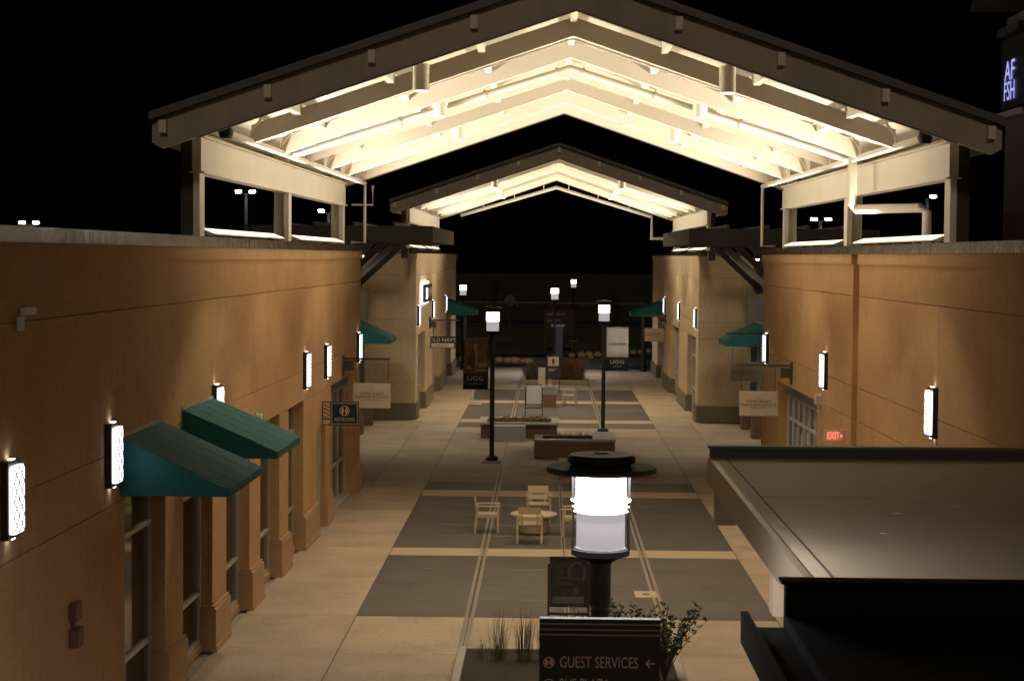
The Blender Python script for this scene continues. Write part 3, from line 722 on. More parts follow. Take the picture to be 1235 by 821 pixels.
B(.10, .24, -1.9, 1.9, -.36, .36).build('face_panel', NAVY, o, bevel=.01); B(.05, .095, -2.0, 2.0, -.44, .44).build('halo_panel', E_HALO, o); B(.001, .05, -1.7, 1.7, -.3, .3).build('back_box', GALV, o)
B(.241, .255, -1.85, -1.1, -.22, .22).build('lettering', E_HALO, o)
text('lettering', 'OLD NAVY', .52, INKW, o, (.246, .35, 0), 1.05, (R(90), 0, R(90)))
# wall fittings far
for s in (-1, 1):
    o = thing('wall_light_box', 'small pale wall pack on the far facade ' + ('under the navy wall sign' if s < 0 else 'near the pale hanging sign'), 'wall fitting', (s * 5.5, 80.9, 3.45))
    B(-.08, .08, -.1, .1, -.1, .1).build('housing', WPLAS, o); B(-.03, .03, -.12, .12, -.13, .13).build('back_plate', WPLAS, o)

# ================================================================== SIGNS
def hanging_sign(label, y, xw, s, arm, x0, x1, z0, z1, zarm, zbr=None):
    # s = -1 left wall; bracket at xw
    root = thing('hanging_sign', label, 'sign', (0, y, 0), 0, 'cream hanging signs')
    t = -s
    a0, a1 = sorted((xw + t * .01, xw + t * .05)); B(a0, a1, -.1, .1, zarm - .45, zarm + .08).build('wall_plate', DARKST, root)
    a0, a1 = sorted((xw + t * .05, xw + t * .28)); B(a0, a1, -.06, .06, zarm - .3, zarm - .06).build('bracket_box', DARKST, root)
    a0, a1 = sorted((xw + t * .02, xw + t * arm)); B(a0, a1, -.025, .025, zarm - .03, zarm + .02).build('arm', DARKST, root)
    mb = MB()
    for x in (x0 + .06, x1 - .06): mb.tube([(x, 0, z1), (x, 0, zarm)], .008, 5)
    mb.build('hanger_rod', DARKST, root)
    B(x0, x1, -.02, .02, z0, z1).build('panel', SIGNC, root, bevel=.004)
    xm = (x0 + x1) / 2; zm = (z0 + z1) / 2; W_ = x1 - x0
    k = W_ / .95
    text('lettering', 'CHICAGO', .105 * k, INK, root, (xm, -.024, zm + .055 * k), 1.25)
    text('lettering', 'PREMIUM OUTLETS', .092 * k, INK, root, (xm, -.024, zm - .035 * k), 1.12)
    text('small_print', 'A SIMON CENTER', .035 * k, INK, root, (xm, -.024, zm - .105 * k), 1.5)
    mb = MB()
    for dx in (-.035, .035):
        c = (xm + dx * k, zm + .145 * k)
        for i in range(14):
            a, b = 2 * math.pi * i / 14, 2 * math.pi * (i + 1) / 14
            mb.beam((c[0] + .025 * k * math.cos(a), -.023, c[1] + .02 * k * math.sin(a)), (c[0] + .025 * k * math.cos(b), -.023, c[1] + .02 * k * math.sin(b)), .004, .008, (0, 1, 0))
    mb.build('emblem', INK, root)
    return root
hanging_sign('cream hanging sign with brown lettering beside the dark restroom sign', 46.0, wx(-1, 46), -1, 1.2, -5.28, -4.33, 2.53, 3.16, 3.78)
hanging_sign('cream hanging sign with brown lettering on bracket above the glazed entrance', 44.3, wx(1, 44.3), 1, 1.35, 4.3, 5.23, 2.58, 3.18, 3.81)
hanging_sign('shaded cream hanging sign in the passage under a green awning', 58.5, 7.35, 1, 2.0, 5.5, 6.46, 2.46, 3.08, 4.0)
hanging_sign('pale hanging sign on the far facade beside the far green awning', 90.5, 5.5, 1, 1.2, 4.46, 5.47, 2.25, 2.9, 3.55)
o = thing('blade_sign', 'dark teal restrooms sign in an open slatted metal frame', 'sign', (0, 42.0, 0))
mb = MB()
xa, xb, xc, z0, z1 = -5.56, -5.36, -4.73, 2.47, 3.0
for x in (xa, xb - .01, xc): mb.box(x - .012, x + .012, -.02, .02, z0, z1)
for z in (z0, z1): mb.box(xa - .012, xc + .012, -.019, .019, z - .012, z + .012)
for k in range(4): mb.beam((xa, 0, z1 - .05 - k * .09), (xb, 0, z1 - .14 - k * .09), .02, .014, (0, 1, 0))
mb.box(xa, xb, -.012, .012, z0 + .12, z0 + .14)
mb.build('frame', DARKST, o)
B(xb + .01, xc - .02, -.018, .018, z0 + .02, z1 - .02).build('panel', SIGND, o)
mb = MB()
px0, px1 = xb + .012, xc - .022
for (a, b, c, d) in ((px0, px1, z1 - .036, z1 - .026), (px0, px1, z0 + .024, z0 + .034)): mb.box(a, b, -.0205, -.0185, c, d)
for x in (px0, px1 - .01): mb.box(x, x + .01, -.0207, -.0187, z0 + .03, z1 - .03)
mb.build('border', INKW, o)
xm = (px0 + px1) / 2
text('lettering', 'RESTROOMS', .115, INKW, o, (xm, -.021, z0 + .125), .72)
def ring(mb, cx, cz, y, r, wd, n=24):
    for i in range(n):
        a, b = 2 * math.pi * i / n, 2 * math.pi * (i + 1) / n
        q = [(cx + (r - wd) * math.cos(a), y, cz + (r - wd) * math.sin(a)), (cx + r * math.cos(a), y, cz + r * math.sin(a)), (cx + r * math.cos(b), y, cz + r * math.sin(b)), (cx + (r - wd) * math.cos(b), y, cz + (r - wd) * math.sin(b))]
        mb.poly(q, [(0, 1, 2, 3)])
def disc(mb, cx, cz, y, rx, rz, n=14):
    mb.poly([(cx + rx * math.cos(2 * math.pi * i / n), y, cz + rz * math.sin(2 * math.pi * i / n)) for i in range(n)], [tuple(range(n))])
mb = MB(); cz = z1 - .2
ring(mb, xm, cz, -.021, .115, .016)
for dx in (-.045, .045):
    disc(mb, xm + dx, cz + .05, -.0212, .02, .022); disc(mb, xm + dx, cz - .01, -.0213, .034, .045); mb.box(xm + dx - .014, xm + dx + .014, -.0212, -.0205, cz - .085, cz - .03)
mb.build('emblem', INKW, o)
# old navy blade sign
o = thing('blade_sign', 'black and cream blade sign hanging from a bracket on the far facade', 'sign', (0, 79.0, 0))
B(-5.5, -5.42, -.1, .1, 3.25, 3.75).build('wall_plate', DARKST, o); B(-5.42, -5.2, -.08, .08, 3.3, 3.55).build('bracket_box', DARKST, o)
B(-5.45, -4.2, -.03, .03, 3.58, 3.64).build('arm', DARKST, o)
mb = MB()
for x in (-5.3, -4.5): mb.tube([(x, 0, 2.9), (x, 0, 3.6)], .012, 5)
mb.build('hanger_rod', DARKST, o)
B(-5.45, -4.36, -.03, .03, 2.4, 2.9).build('panel', SIGND, o)
text('lettering', 'OLD NAVY', .22, INKW, o, (-4.905, -.034, 2.745), 1.03, extrude=.003)
B(-5.4, -4.41, -.036, -.031, 2.43, 2.61).build('strip', INKW, o)
text('lettering', 'OUTLET', .13, INKK, o, (-4.905, -.039, 2.52), 1.2)

# ================================================================== POLE LAMPS
def make_lamp(hat):
    root = bpy.data.objects.new('lamp_post', None); col.objects.link(root)
    B(-.3, .3, -.3, .3, 0, .06).build('footing', CURB, root, bevel=.02)
    MB().lathe([(.2, .06), (.2, .16), (.16, .2), (.085, .22), (.075, .3), (.07, 3.6), (.085, 3.62), (.085, 3.95), (.1, 3.98)], 20).build('pole', BLACKM, root, smooth=True)
    MB().lathe([(.1, 3.97), (.15, 4.0), (.2, 4.02), (.235, 4.03), (.235, 4.075), (.2, 4.085)], 28).build('base_plate', LAMPB, root, smooth=True)
    MB().lathe([(.185, 4.076), (.2, 4.086)], 28).build('base_ring', E_PL, root)
    MB().lathe([(.195, 4.37), (.2, 4.38), (.2, 4.665)], 28).build('upper_glass', E_PO, root, smooth=True)
    MB().lathe([(.19, 4.088), (.194, 4.095), (.194, 4.368)], 28).build('lower_glass', E_PL, root, smooth=True)
    for i, z in enumerate((4.455, 4.412, 4.372)):
        MB().lathe([(.203, z), (.24 - i * .008, z + .004), (.24 - i * .008, z + .014), (.203, z + .018)], 28).build('ring', WPLAS, root, smooth=True)
    for k in range(4):
        a = R((10, 170, 190, 350)[k])
        MB().tube([(.226 * math.cos(a), .226 * math.sin(a), 4.04), (.226 * math.cos(a), .226 * math.sin(a), 4.79)], .011, 6).build('rod', LAMPB, root)
    MB().lathe([(.2, 4.666), (.2, 4.71), (.14, 4.72), (.14, 4.77)], 28).build('neck', BLACKM, root, smooth=True)
    MB().lathe([(.265, 4.765), (.272, 4.775), (.272, 4.81), (.25, 4.83), (.06, 4.84), (.05, 4.85)], 32).build('cap', BLACKM, root, smooth=True)
    if hat: MB().lathe([(.205, 4.714), (.412, 4.716), (.418, 4.692), (.438, 4.692), (.44, 4.722), (.43, 4.732), (.15, 4.748)], 40).build('hat_disc', BLACKP, root, smooth=True)
    if hat:
        mb = MB(); n = 40
        for rr in (.24, .39):
            for k in range(n): mb.v.append((rr * math.cos(2 * math.pi * k / n), rr * math.sin(2 * math.pi * k / n), 4.711))
        mb.f = [(k, (k + 1) % n, n + (k + 1) % n, n + k) for k in range(n)]; mb.build('added_glow_ring', E_RING, root)  # added glowing ring, throws light down onto roof and walls
    return root
LG = 'black lamp posts with glowing glass heads'
lampN = make_lamp(True); lampN.location = (.055, 14.5, 0); tag(lampN, 'tall lamp post with wide black disc hat behind the guest services sign', 'lamp post', LG)
lampA = make_lamp(False); lampA.location = (-2.07, 56.5, 0); tag(lampA, 'black lamp post carrying the brown photo banner', 'lamp post', LG)
def lamp_copy(src, loc, label):
    o = copy_tree(src); o.location = loc; tag(o, label, 'lamp post', LG)
lamp_copy(lampA, (1.68, 66.1, 0), 'black lamp post carrying the pale now open banner')
lamp_copy(lampA, (-5.35, 107.5, 0), 'far lamp post beyond the navy sign building end')
lamp_copy(lampN, (.02, 99.0, 0), 'far lamp post with disc hat behind the grass planter')
lamp_copy(lampA, (1.6, 138, 0), 'most distant lamp post standing on the dark lawn')

def banner(root_label, x0, x1, y, z0, z1, zs, top, s, nm):
    root = thing('pole_banner', root_label, 'banner', (0, y, 0))
    def cloth(name, za, zb, m):
        mb = MB(); n = 14; nz = 4
        for j in range(nz + 1):
            for i in range(n + 1):
                u = i / n; v = j / nz
                mb.v.append((x0 + (x1 - x0) * u, .022 * math.sin(u * 11 + v * 1.4) * math.sin(math.pi * u) + .01 * math.sin(v * 5 + u * 4), za + (zb - za) * v))
        N = n + 1
        mb.f += [(j * N + i, j * N + i + 1, (j + 1) * N + i + 1, (j + 1) * N + i) for j in range(nz) for i in range(n)]
        o = mb.build(name, m, root, smooth=True)
        sm = o.modifiers.new('thick', 'SOLIDIFY'); sm.thickness = .004; return o
    cloth('upper_cloth', zs, z1, top); cloth('lower_cloth', z0, zs - .001, BLACKB)
    for z in (z0, z1): MB().tube([(x0 if s < 0 else x0 - .09, 0, z), (x1 + .09 if s < 0 else x1, 0, z)], .014, 8).build('banner_arm', GALV if z == z1 else BLACKM, root)
    xm = (x0 + x1) / 2
    text('lettering', 'UGG', .19, SILVER, root, (xm, -.04, z0 + (zs - z0) * .66), 1.25)
    text('small_print', 'AUSTRALIA', .05, SILVER, root, (xm, -.04, z0 + (zs - z0) * .33), 1.2)
    return root
b = banner('brown photo banner with black lower part hanging from lamp post', -2.98, -2.2, 56.5, 2.27, 3.84, 2.78, PHOTO, -1, 'a')
mb = MB()
for (cx, cz, rx, rz_) in ((-2.62, 3.25, .09, .34), (-2.58, 3.62, .06, .07), (-2.45, 3.02, .26, .07), (-2.75, 2.95, .12, .05), (-2.4, 2.86, .2, .04)): disc(mb, cx, cz, -.045, rx, rz_)
mb.build('photo_figure', SKINP, b)
disc_m = MB(); disc(disc_m, -2.68, 3.2, -.047, .08, .36); disc_m.build('photo_shadow', mat('dark_photo_print', (.03, .018, .01), .7), b)
b = banner('pale now open banner with black lower part hanging from lamp post', 1.77, 2.57, 66.1, 2.29, 3.85, 2.77, WHITEB, 1, 'b')
text('lettering', 'NOW OPEN', .115, INKK, b, (2.17, -.045, 3.26), 1.0)

# ================================================================== GUEST SERVICES SIGN
o = thing('wayfinding_sign', 'black guest services wayfinding sign in front of lamp post', 'sign', (.04, 13.95, .04))
B(-.465, .465, -.04, .04, .9, 3.585).build('panel', BLACKB, o, bevel=.005)
for x in (-.3, .3): B(x - .04, x + .04, -.03, .03, -.04, .9).build('leg', BLACKM, o)
mb = MB()
for z in (3.545, 3.502, 3.462): mb.box(-.464, .464, -.047, -.041, z - .006, z + .006)
mb.build('stripe', mat('bronze_stripe', (.20, .15, .11), .5), o)
INKB = mat('taupe_lettering', (.42, .32, .27), .7)
for i, (t, wd) in enumerate((('GUEST SERVICES', .6), ('BUS PLAZA', .385), ('PARKING', .3))):
    z = 3.245 - i * .17
    t_ = text('lettering', t, .125, INKB, o, (-.305, -.043, z), 1, align='LEFT')
    xs = [v.co.x for v in t_.data.vertices]; k = wd / (max(xs) - min(xs)); x0 = min(xs)
    for v in t_.data.vertices: v.co.x = -.305 + (v.co.x - x0) * k
    mb = MB(); ring(mb, -.39, z, -.0425, .044, .008, 20); mb.build('icon_ring', INKB, o)
    mb = MB()
    if i == 0:
        for sg in (-1, 1): disc(mb, -.39 + sg * .018, z, -.0426, .013, .026); 
        mb.box(-.405, -.375, -.0432, -.0424, z - .006, z + .006)
    else:
        mb.box(-.412, -.368, -.0432, -.0424, z - .002, z + .018); mb.box(-.412, -.368, -.0432, -.0424, z - .02, z - .008)
    mb.build('icon', INKB, o)
    mb = MB(); xa = .355
    mb.beam((xa, -.043, z), (xa + .07, -.043, z), .003, .010); mb.beam((xa, -.043, z), (xa + .032, -.043, z + .03), .003, .011); mb.beam((xa, -.043, z), (xa + .032, -.043, z - .03), .003, .011)
    mb.build('arrow', INKB, o)

# ================================================================== POSTER FRAMES
def poster(label, x, y, front, near=False, w_=.64, top=1.32, ph=.82, rz=0):
    root = thing('poster_stand', label, 'poster stand', (x, y, 0), rz)
    h = w_ / 2
    for s in (-1, 1): B(s * (h + .02) - .018, s * (h + .02) + .018, -.02, .02, .03, top - .12).build('leg', BLACKM, root)
    for s in (-1, 1): B(s * (h + .02) - .02, s * (h + .02) + .02, -.22, .22, 0, .03).build('foot', BLACKM, root)
    B(-h - .005, h + .005, -.019, .019, top - ph - .14, top - ph - .10).build('rail', BLACKM, root)
    mb = MB()
    for s in (-1, 1): mb.box(s * h - .02 if s > 0 else -h - .0, s * h if s > 0 else -h + .02, -.032, .032, top - ph, top)
    mb.box(-h + .02, h - .02, -.031, .031, top - .03, top); mb.box(-h + .02, h - .02, -.031, .031, top - ph, top - ph + .03)
    mb.build('frame', BLACKM, root)
    sh = B(-h + .02, h - .02, -.02, .02, top - ph + .03, top - .03).build('sheet', front, root)
    return root, sh
poster('black poster stand with blank white sheet beside the brick flower planter', -.88, 72.5, PAPER)
p, sh = poster('black poster stand with dark printed sheet behind the guest services sign', .02, 30.9, GREYT, top=1.30, ph=.86)
B(-.27, .27, -.0235, -.0205, .5, .62).build('pale_strip', mat('grey_paper_strip', (.09, .085, .085), .7), sh)
text('lettering', 'GET\nWITHOUT\nGIVING', .085, mat('dim_poster_text', (.11, .095, .08), .7), sh, (-.22, -.024, .93), 1.0, align='LEFT')
mb = MB()
for k in range(40):
    a = R(200 - k * 6.2); r = .17
    disc(mb, .14 + r * math.cos(a) * .8, 1.03 + r * math.sin(a), -.0235 - k * .00002, .025, .022, 8)
mb.build('swirl_print', mat('dim_poster_print', (.07, .058, .042), .7, vary=.5, vscale=30), sh)
mb = MB(); disc(mb, .13, .73, -.0245, .05, .055); mb.build('round_print', MATS['dim_poster_print'], sh)

# ================================================================== FURNITURE
def make_chair():
    root = bpy.data.objects.new('patio_armchair', None); col.objects.link(root)
    # faces +y ; seat centre at origin
    B(-.25, .25, -.23, .25, .40, .44).build('seat', CHAIRM, root, bevel=.01)
    for z0, z1 in ((.50, .60), (.66, .82)):
        mb = MB(); mb.poly([(-.25, -.25 - (z0 - .44) * .18, z0), (.25, -.25 - (z0 - .44) * .18, z0), (.25, -.22 - (z0 - .44) * .18, z0), (-.25, -.22 - (z0 - .44) * .18, z0),
                            (-.25, -.25 - (z1 - .44) * .18, z1), (.25, -.25 - (z1 - .44) * .18, z1), (.25, -.22 - (z1 - .44) * .18, z1), (-.25, -.22 - (z1 - .44) * .18, z1)],
                           [(0, 3, 2, 1), (4, 5, 6, 7), (0, 1, 5, 4), (1, 2, 6, 5), (2, 3, 7, 6), (3, 0, 4, 7)]); mb.build('back_slat', CHAIRM, root)
    for s in (-1, 1):
        B(s * .27 - .02, s * .27 + .02, .21, .26, 0, .62).build('leg', CHAIRM, root)
        MB().beam((s * .27, -.30, 0), (s * .27, -.24, .62), .04, .05, (0, 1, 0)).build('leg', CHAIRM, root)
        MB().beam((s * .17, -.235, .44), (s * .17, -.31, .80), .035, .03, (0, 1, 0)).build('back_post', CHAIRM, root)
        B(s * .27 - .035, s * .27 + .035, -.28, .29, .62, .65).build('armrest', CHAIRM, root, bevel=.008)
        B(s * .27 - .018, s * .27 + .018, -.24, .21, .37, .41).build('side_rail', CHAIRM, root)
    return root
CG = 'cream armchairs round the low table'
ch = make_chair(); ch.location = (-.735, 40.72, 0); tag(ch, 'cream armchair with its back to the guest services sign', 'chair', CG)
for loc, rz, lab in (((-1.72, 42.15, 0), R(-88), 'cream armchair standing apart on the navy sign side of the low table'),
                     ((-.55, 44.0, 0), R(183), 'cream armchair behind the low table, facing the guest services sign'),
                     ((.28, 41.75, 0), R(86), 'cream armchair partly hidden behind the glowing lamp head')):
    c = copy_tree(ch); c.location = loc; c.rotation_euler = (0, 0, rz); tag(c, lab, 'chair', CG)
o = thing('low_table', 'round cream low table on a thick drum base', 'table', (-.65, 42.1, 0))
MB().lathe([(.30, 0), (.33, .03), (.33, .30), (.40, .37)], 32).build('drum_base', TABLEM, o, smooth=True)
MB().lathe([(.40, .37), (.5, .39), (.545, .42), (.545, .45), (.53, .46), (.1, .462)], 40).build('table_top', TABLEM, o, smooth=True)
c = copy_tree(ch); c.location = (.62, 78.9, 0); c.rotation_euler = (0, 0, R(80)); tag(c, 'pale armchair beside the glass display case', 'chair')

# brick planter with mums
o = thing('brick_planter', 'long brick planter with orange flowers and a pale stone rim', 'planter', (0, 0, 0))
brick_block('brick_wall', -2.68, 0.0, 63.9, 66.0, 0, .5, o, '-x+x')
mb = MB()
for (a, b_, c_, d) in ((-2.76, .08, 63.82, 64.1), (-2.76, .08, 65.8, 66.08)): mb.box(a, b_, c_, d, .5, .57)
for (a, b_) in ((-2.76, -2.48), (-.2, .08)): mb.box(a, b_, 64.1, 65.8, .5, .568)
mb.build('rim', LIMEST, o); B(-2.45, -.23, 64.12, 65.78, .4, .53).build('soil', SOIL, o)
def tuft(name, label, cat, loc, h, r, nb, m, wid=.012, lean=.5, group=None, leaf=None):
    root = thing(name, label, cat, loc, random.uniform(0, 6), group)
    mb = MB()
    for k in range(nb):
        a = random.uniform(0, 6.283); rr = r * math.sqrt(random.random()) * .5
        b0 = Vector((rr * math.cos(a), rr * math.sin(a), 0)); a2 = a + random.uniform(-.7, .7)
        hh = h * random.uniform(.55, 1); ln = lean * random.uniform(.2, 1) * r * 1.6
        d = Vector((math.cos(a2), math.sin(a2), 0)); sdv = Vector((-d.y, d.x, 0)) * wid * random.uniform(.6, 1.2)
        p0, p1, p2 = b0, b0 + d * ln * .35 + Vector((0, 0, hh * .6)), b0 + d * ln + Vector((0, 0, hh))
        mb.poly([p0 - sdv, p0 + sdv, p1 + sdv * .8, p1 - sdv * .8, p2], [(0, 1, 2, 3), (3, 2, 4)])
    mb.build('blade', m, root, kind='stuff')
    return root
def mumclump(x, y, r, label, m=None):
    root = thing('flower_clump', label, 'flowers', (x, y, .53), 0, 'orange flowers in the brick planter')
    mb = MB(); g = MB()
    for k in range(110):
        u = random.uniform(-1, 1); t = random.uniform(0, 6.28); q = math.sqrt(1 - u * u)
        c = Vector((r * q * math.cos(t), r * q * math.sin(t), abs(u) * r * .95)); s_ = .028
        n1 = Vector((random.uniform(-1, 1), random.uniform(-1, 1), random.uniform(-1, 1))).normalized(); n2 = n1.orthogonal().normalized()
        (mb if k % 3 else g).poly([c + n1 * s_, c + n2 * s_, c - n1 * s_, c - n2 * s_], [(0, 1, 2, 3)])
    mb.build('petal', MUM, root, kind='stuff'); g.build('leaf', LEAF_D, root, kind='stuff')
for k, x in enumerate((-2.3, -2.05, -1.8, -1.5, -1.2, -.95, -.7, -.45)):
    mumclump(x, 64.5 + random.uniform(-.15, .4), random.uniform(.14, .22), 'orange autumn flower clump growing in the long brick planter')
o = thing('white_board', 'pale blank box leaning in front of brick planter', 'box', (-1.66, 63.3, 0))
B(-.56, .56, -.3, .3, .05, .52).build('box_body', mat('pale_grey_board', (.47, .43, .385), .6, vary=.04), o, bevel=.01); B(-.6, .6, -.34, .34, 0, .05).build('base', LIMEST, o)
# brown bench wall
o = thing('bench_planter', 'brown clad planter wall with pale polished stone cap', 'planter', (0, 0, 0))
B(-.76, 1.8, 57.6, 57.9, 0, .55).build('front_wall', BROWN, o); B(-.78, 1.82, 57.56, 57.95, .55, .61).build('cap', mat('polished_stone_cap', (.5, .45, .38), .25), o)
B(1.15, 1.8, 57.95, 60.4, 0, .545).build('side_wall', BROWN, o); B(1.12, 1.82, 57.955, 60.5, .545, .608).build('side_cap', LIMEST, o)
B(-.76, 1.15, 57.9, 60.3, 0, .4).build('soil', SOIL, o); B(-.76, -.5, 57.91, 60.4, 0, .5).build('side_wall', BROWN, o); B(-.5, 1.14, 60.1, 60.4, 0, .5).build('back_wall', BROWN, o)
for k, x in enumerate((.0, .35, .7, .95)): tuft('grass_clump', 'thin dark grass clump inside the brown bench planter', 'grass clump', (x, 58.8, .4), .42, .16, 40, GRASSB, .007, group='grass in the bench planter')
# low brick seat behind lamp
o = thing('brick_bench', 'low brick seat with pale stone cap behind the lamp head', 'seat', (0, 0, 0))
brick_block('brick_base', .05, 2.75, 52.6, 54.6, 0, .28, o, '-x+x'); B(-.02, 2.82, 52.52, 54.68, .28, .36).build('cap', LIMEST, o, bevel=.01)
# glass display case
o = thing('display_case', 'small glass topped display case on brown base', 'display case', (-.24, 77.9, 0))
B(-.28, .28, -.5, .5, 0, .55).build('base', BROWN, o); B(-.28, .28, -.5, .5, .555, .85).build('glass_box', CASEG, o)
mb = MB()
for x in (-.28, .28):
    for y in (-.5, .5): mb.box(x - .015, x + .015, y - .015, y + .015, .55, .87)
for y in (-.5, .5): mb.box(-.28, .28, y - .014, y + .014, .85, .872)
for x in (-.28, .28): mb.box(x - .014, x + .014, -.48, .48, .85, .871)
mb.build('frame', GALV, o)
# T stand
o = thing('floor_stand', 'small white inverted T stand on the paving beside the banner lamp', 'stand', (-3.55, 78.4, 0))
B(-.38, .38, -.12, .12, 0, .05).build('foot', WPLAS, o, bevel=.01); B(-.025, .025, -.025, .025, .05, .95).build('upright', WPLAS, o); B(-.06, .06, -.04, .04, .95, .99).build('top_cap', WPLAS, o)
# directory kiosk
o = thing('directory_kiosk', 'pale twin pillar directory with framed poster before the grass planter', 'directory', (-.1, 86.6, 0))
B(-.69, -.34, -.12, .12, 0, 1.15).build('pillar', SIGNC, o, bevel=.01); B(-.70, -.3, -.13, .13, 1.15, 1.4).build('pillar_head', BLACKB, o); B(-.21, -.03, -.1, .1, 0, 1.05).build('pillar', SIGNC, o)
mb = B(-.30, .36, -.2, -.14, .62, 1.72); mb.build('poster_frame', BLACKM, o); sh = B(-.23, .29, -.215, -.203, 1.22, 1.66).build('poster_sheet', mat('cream_poster', (.52, .47, .36), .7, vary=.2, vscale=8), o)
disc_m = MB(); disc(disc_m, .03, 1.44, -.218, .06, .15); disc_m.build('poster_figure', GREYT, o)
mb = MB()
for k in range(3): mb.box(-.2, .2 - k * .08, -.206, -.201, 1.08 - k * .06, 1.10 - k * .06)
mb.build('poster_text', PAPER, o)
for x in (-.28, .34): B(x - .02, x + .02, -.19, -.15, 0, .62).build('leg', BLACKM, o)
# blue pylon
o = thing('pylon_sign', 'dark blue pylon with a flat cap beyond the grass planter', 'pylon', (.3, 104.6, 0))
B(-.23, .23, -.16, .16, .2, 2.4).build('shaft', BLUEK, o, bevel=.02); B(-.45, .35, -.2, .2, 2.4, 2.52).build('cap', mat('grey_blue_cap', (.12, .14, .18), .5), o); B(-.27, .27, -.2, .2, 0, .2).build('base', CURB, o)
# square grass planter
o = thing('square_planter', 'square planter of russet ornamental grass with concrete curb', 'planter', (0.05, 0, 0))
mb = MB(); x0, x1, y0, y1 = -1.7, 1.65, 91.6, 97.5
mb.box(x0, x1, y0, y0 + .22, 0, .2); mb.box(x0, x1, y1 - .22, y1, 0, .2); mb.box(x0, x0 + .22, y0 + .22, y1 - .22, 0, .199); mb.box(x1 - .22, x1, y0 + .22, y1 - .22, 0, .199)
mb.build('curb', CURB, o); B(x0 + .2, x1 - .2, y0 + .2, y1 - .2, 0, .12).build('soil', SOIL, o)
k = 0
for yy in (92.6, 94.4, 96.2):
    for xx in (-1.1, -.45, .2, .85, 1.25):
        k += 1
        dk_ = xx < -.4
        tuft('ornamental_grass', 'dull green mounded grass in the square planter corner' if dk_ else 'russet fountain grass filling the square planter', 'ornamental grass',
             (xx + random.uniform(-.15, .15), yy + random.uniform(-.3, .3), .12), 1.15 if not dk_ else .95, .55, 130, FOXG if not dk_ else GRASSB, .012, .75,
             'dull grass in the square planter' if dk_ else 'russet grass in the square planter')
# boulders
def boulder(x, y, r, label):
    mb = MB(); n, mrows = 10, 6; ph = random.uniform(0, 6)
    for j in range(mrows + 1):
        t = math.pi * j / mrows
        for i in range(n):
            a = 2 * math.pi * i / n + ph
            q = r * (1 + .13 * math.sin(3 * a + j) + .1 * random.uniform(-1, 1))
            mb.v.append((q * math.sin(t) * math.cos(a) * 1.15, q * math.sin(t) * math.sin(a), -q * .78 * math.cos(t)))
    for j in range(mrows):
        for i in range(n): mb.f.append((j * n + i, j * n + (i + 1) % n, (j + 1) * n + (i + 1) % n, (j + 1) * n + i))
    o = mb.build('boulder', ROCK, None, smooth=True); o.location = (x, y, r * .6)
    tag(o, label, 'boulder', 'boulders edging ' + label.split('edging ')[1])
def gz(px, py):
    # ground point of a picture position, evaluated once for layout numbers
    d = cam.matrix_world.to_3x3() @ Vector(((px - 617.5) / F, -(py - 410.5) / F, -1)); t = -CAM.z / d.z
    return CAM + d * t
for (px, py, r) in ((557.5, 437, .33), (602, 437, .3), (612.5, 438, .33), (621.6, 438, .35), (631, 438, .25), (639, 438, .3)):
    q = gz(px, py); boulder(q.x, q.y + .3, r * .74, 'tan boulder edging the drive behind the brown photo banner')
for (px, py, r) in ((690, 431, .26), (701.5, 431, .33), (711, 430, .3), (712.5, 433, .22), (721, 430.5, .33), (764, 427, .26), (774, 427, .3), (781, 426, .28)):
    q = gz(px, py); boulder(q.x, q.y + .3, r * .74, 'tan boulder edging the lawn behind the now open banner')
struct(B(-8, -1, 105.8, 108.6, -.05, .0).build('mulch_bed', SOIL))

# near planter
o = thing('street_planter', 'ground planter with concrete curb under the guest services sign', 'planter', (0, 0, 0))
mb = MB(); x0, x1, y0, y1 = -1.76, 1.75, 12.5, 29.05
mb.box(x0, x0 + .13, y0, y1, 0, .14); mb.box(x1 - .13, x1, y0, y1, 0, .14); mb.box(x0 + .13, x1 - .13, y1 - .13, y1, 0, .139); mb.box(x0 + .13, x1 - .13, y0, y0 + .13, 0, .139)
mb.build('curb', CURB, o, bevel=.012); B(x0 + .12, x1 - .12, y0 + .12, y1 - .12, -.03, .09).build('soil', SOIL, o)
for (x, y, h, n, lb) in ((-1.38, 28.4, .38, 30, 'short sparse grass tuft in the street planter by its curb'), (-1.1, 28.3, .88, 70, 'tall wispy grass clump between the short tuft and the fullest clump'),
                     (-.70, 28.3, .88, 110, 'fullest wispy grass clump in the street planter'), (-.34, 28.3, .75, 60, 'wispy grass clump touching the edge of guest services sign')):
    tuft('grass_clump', lb, 'grass clump', (x, y, .08), h, .26, n, GRASSB, .0045, .45, 'wispy grass in the street planter')
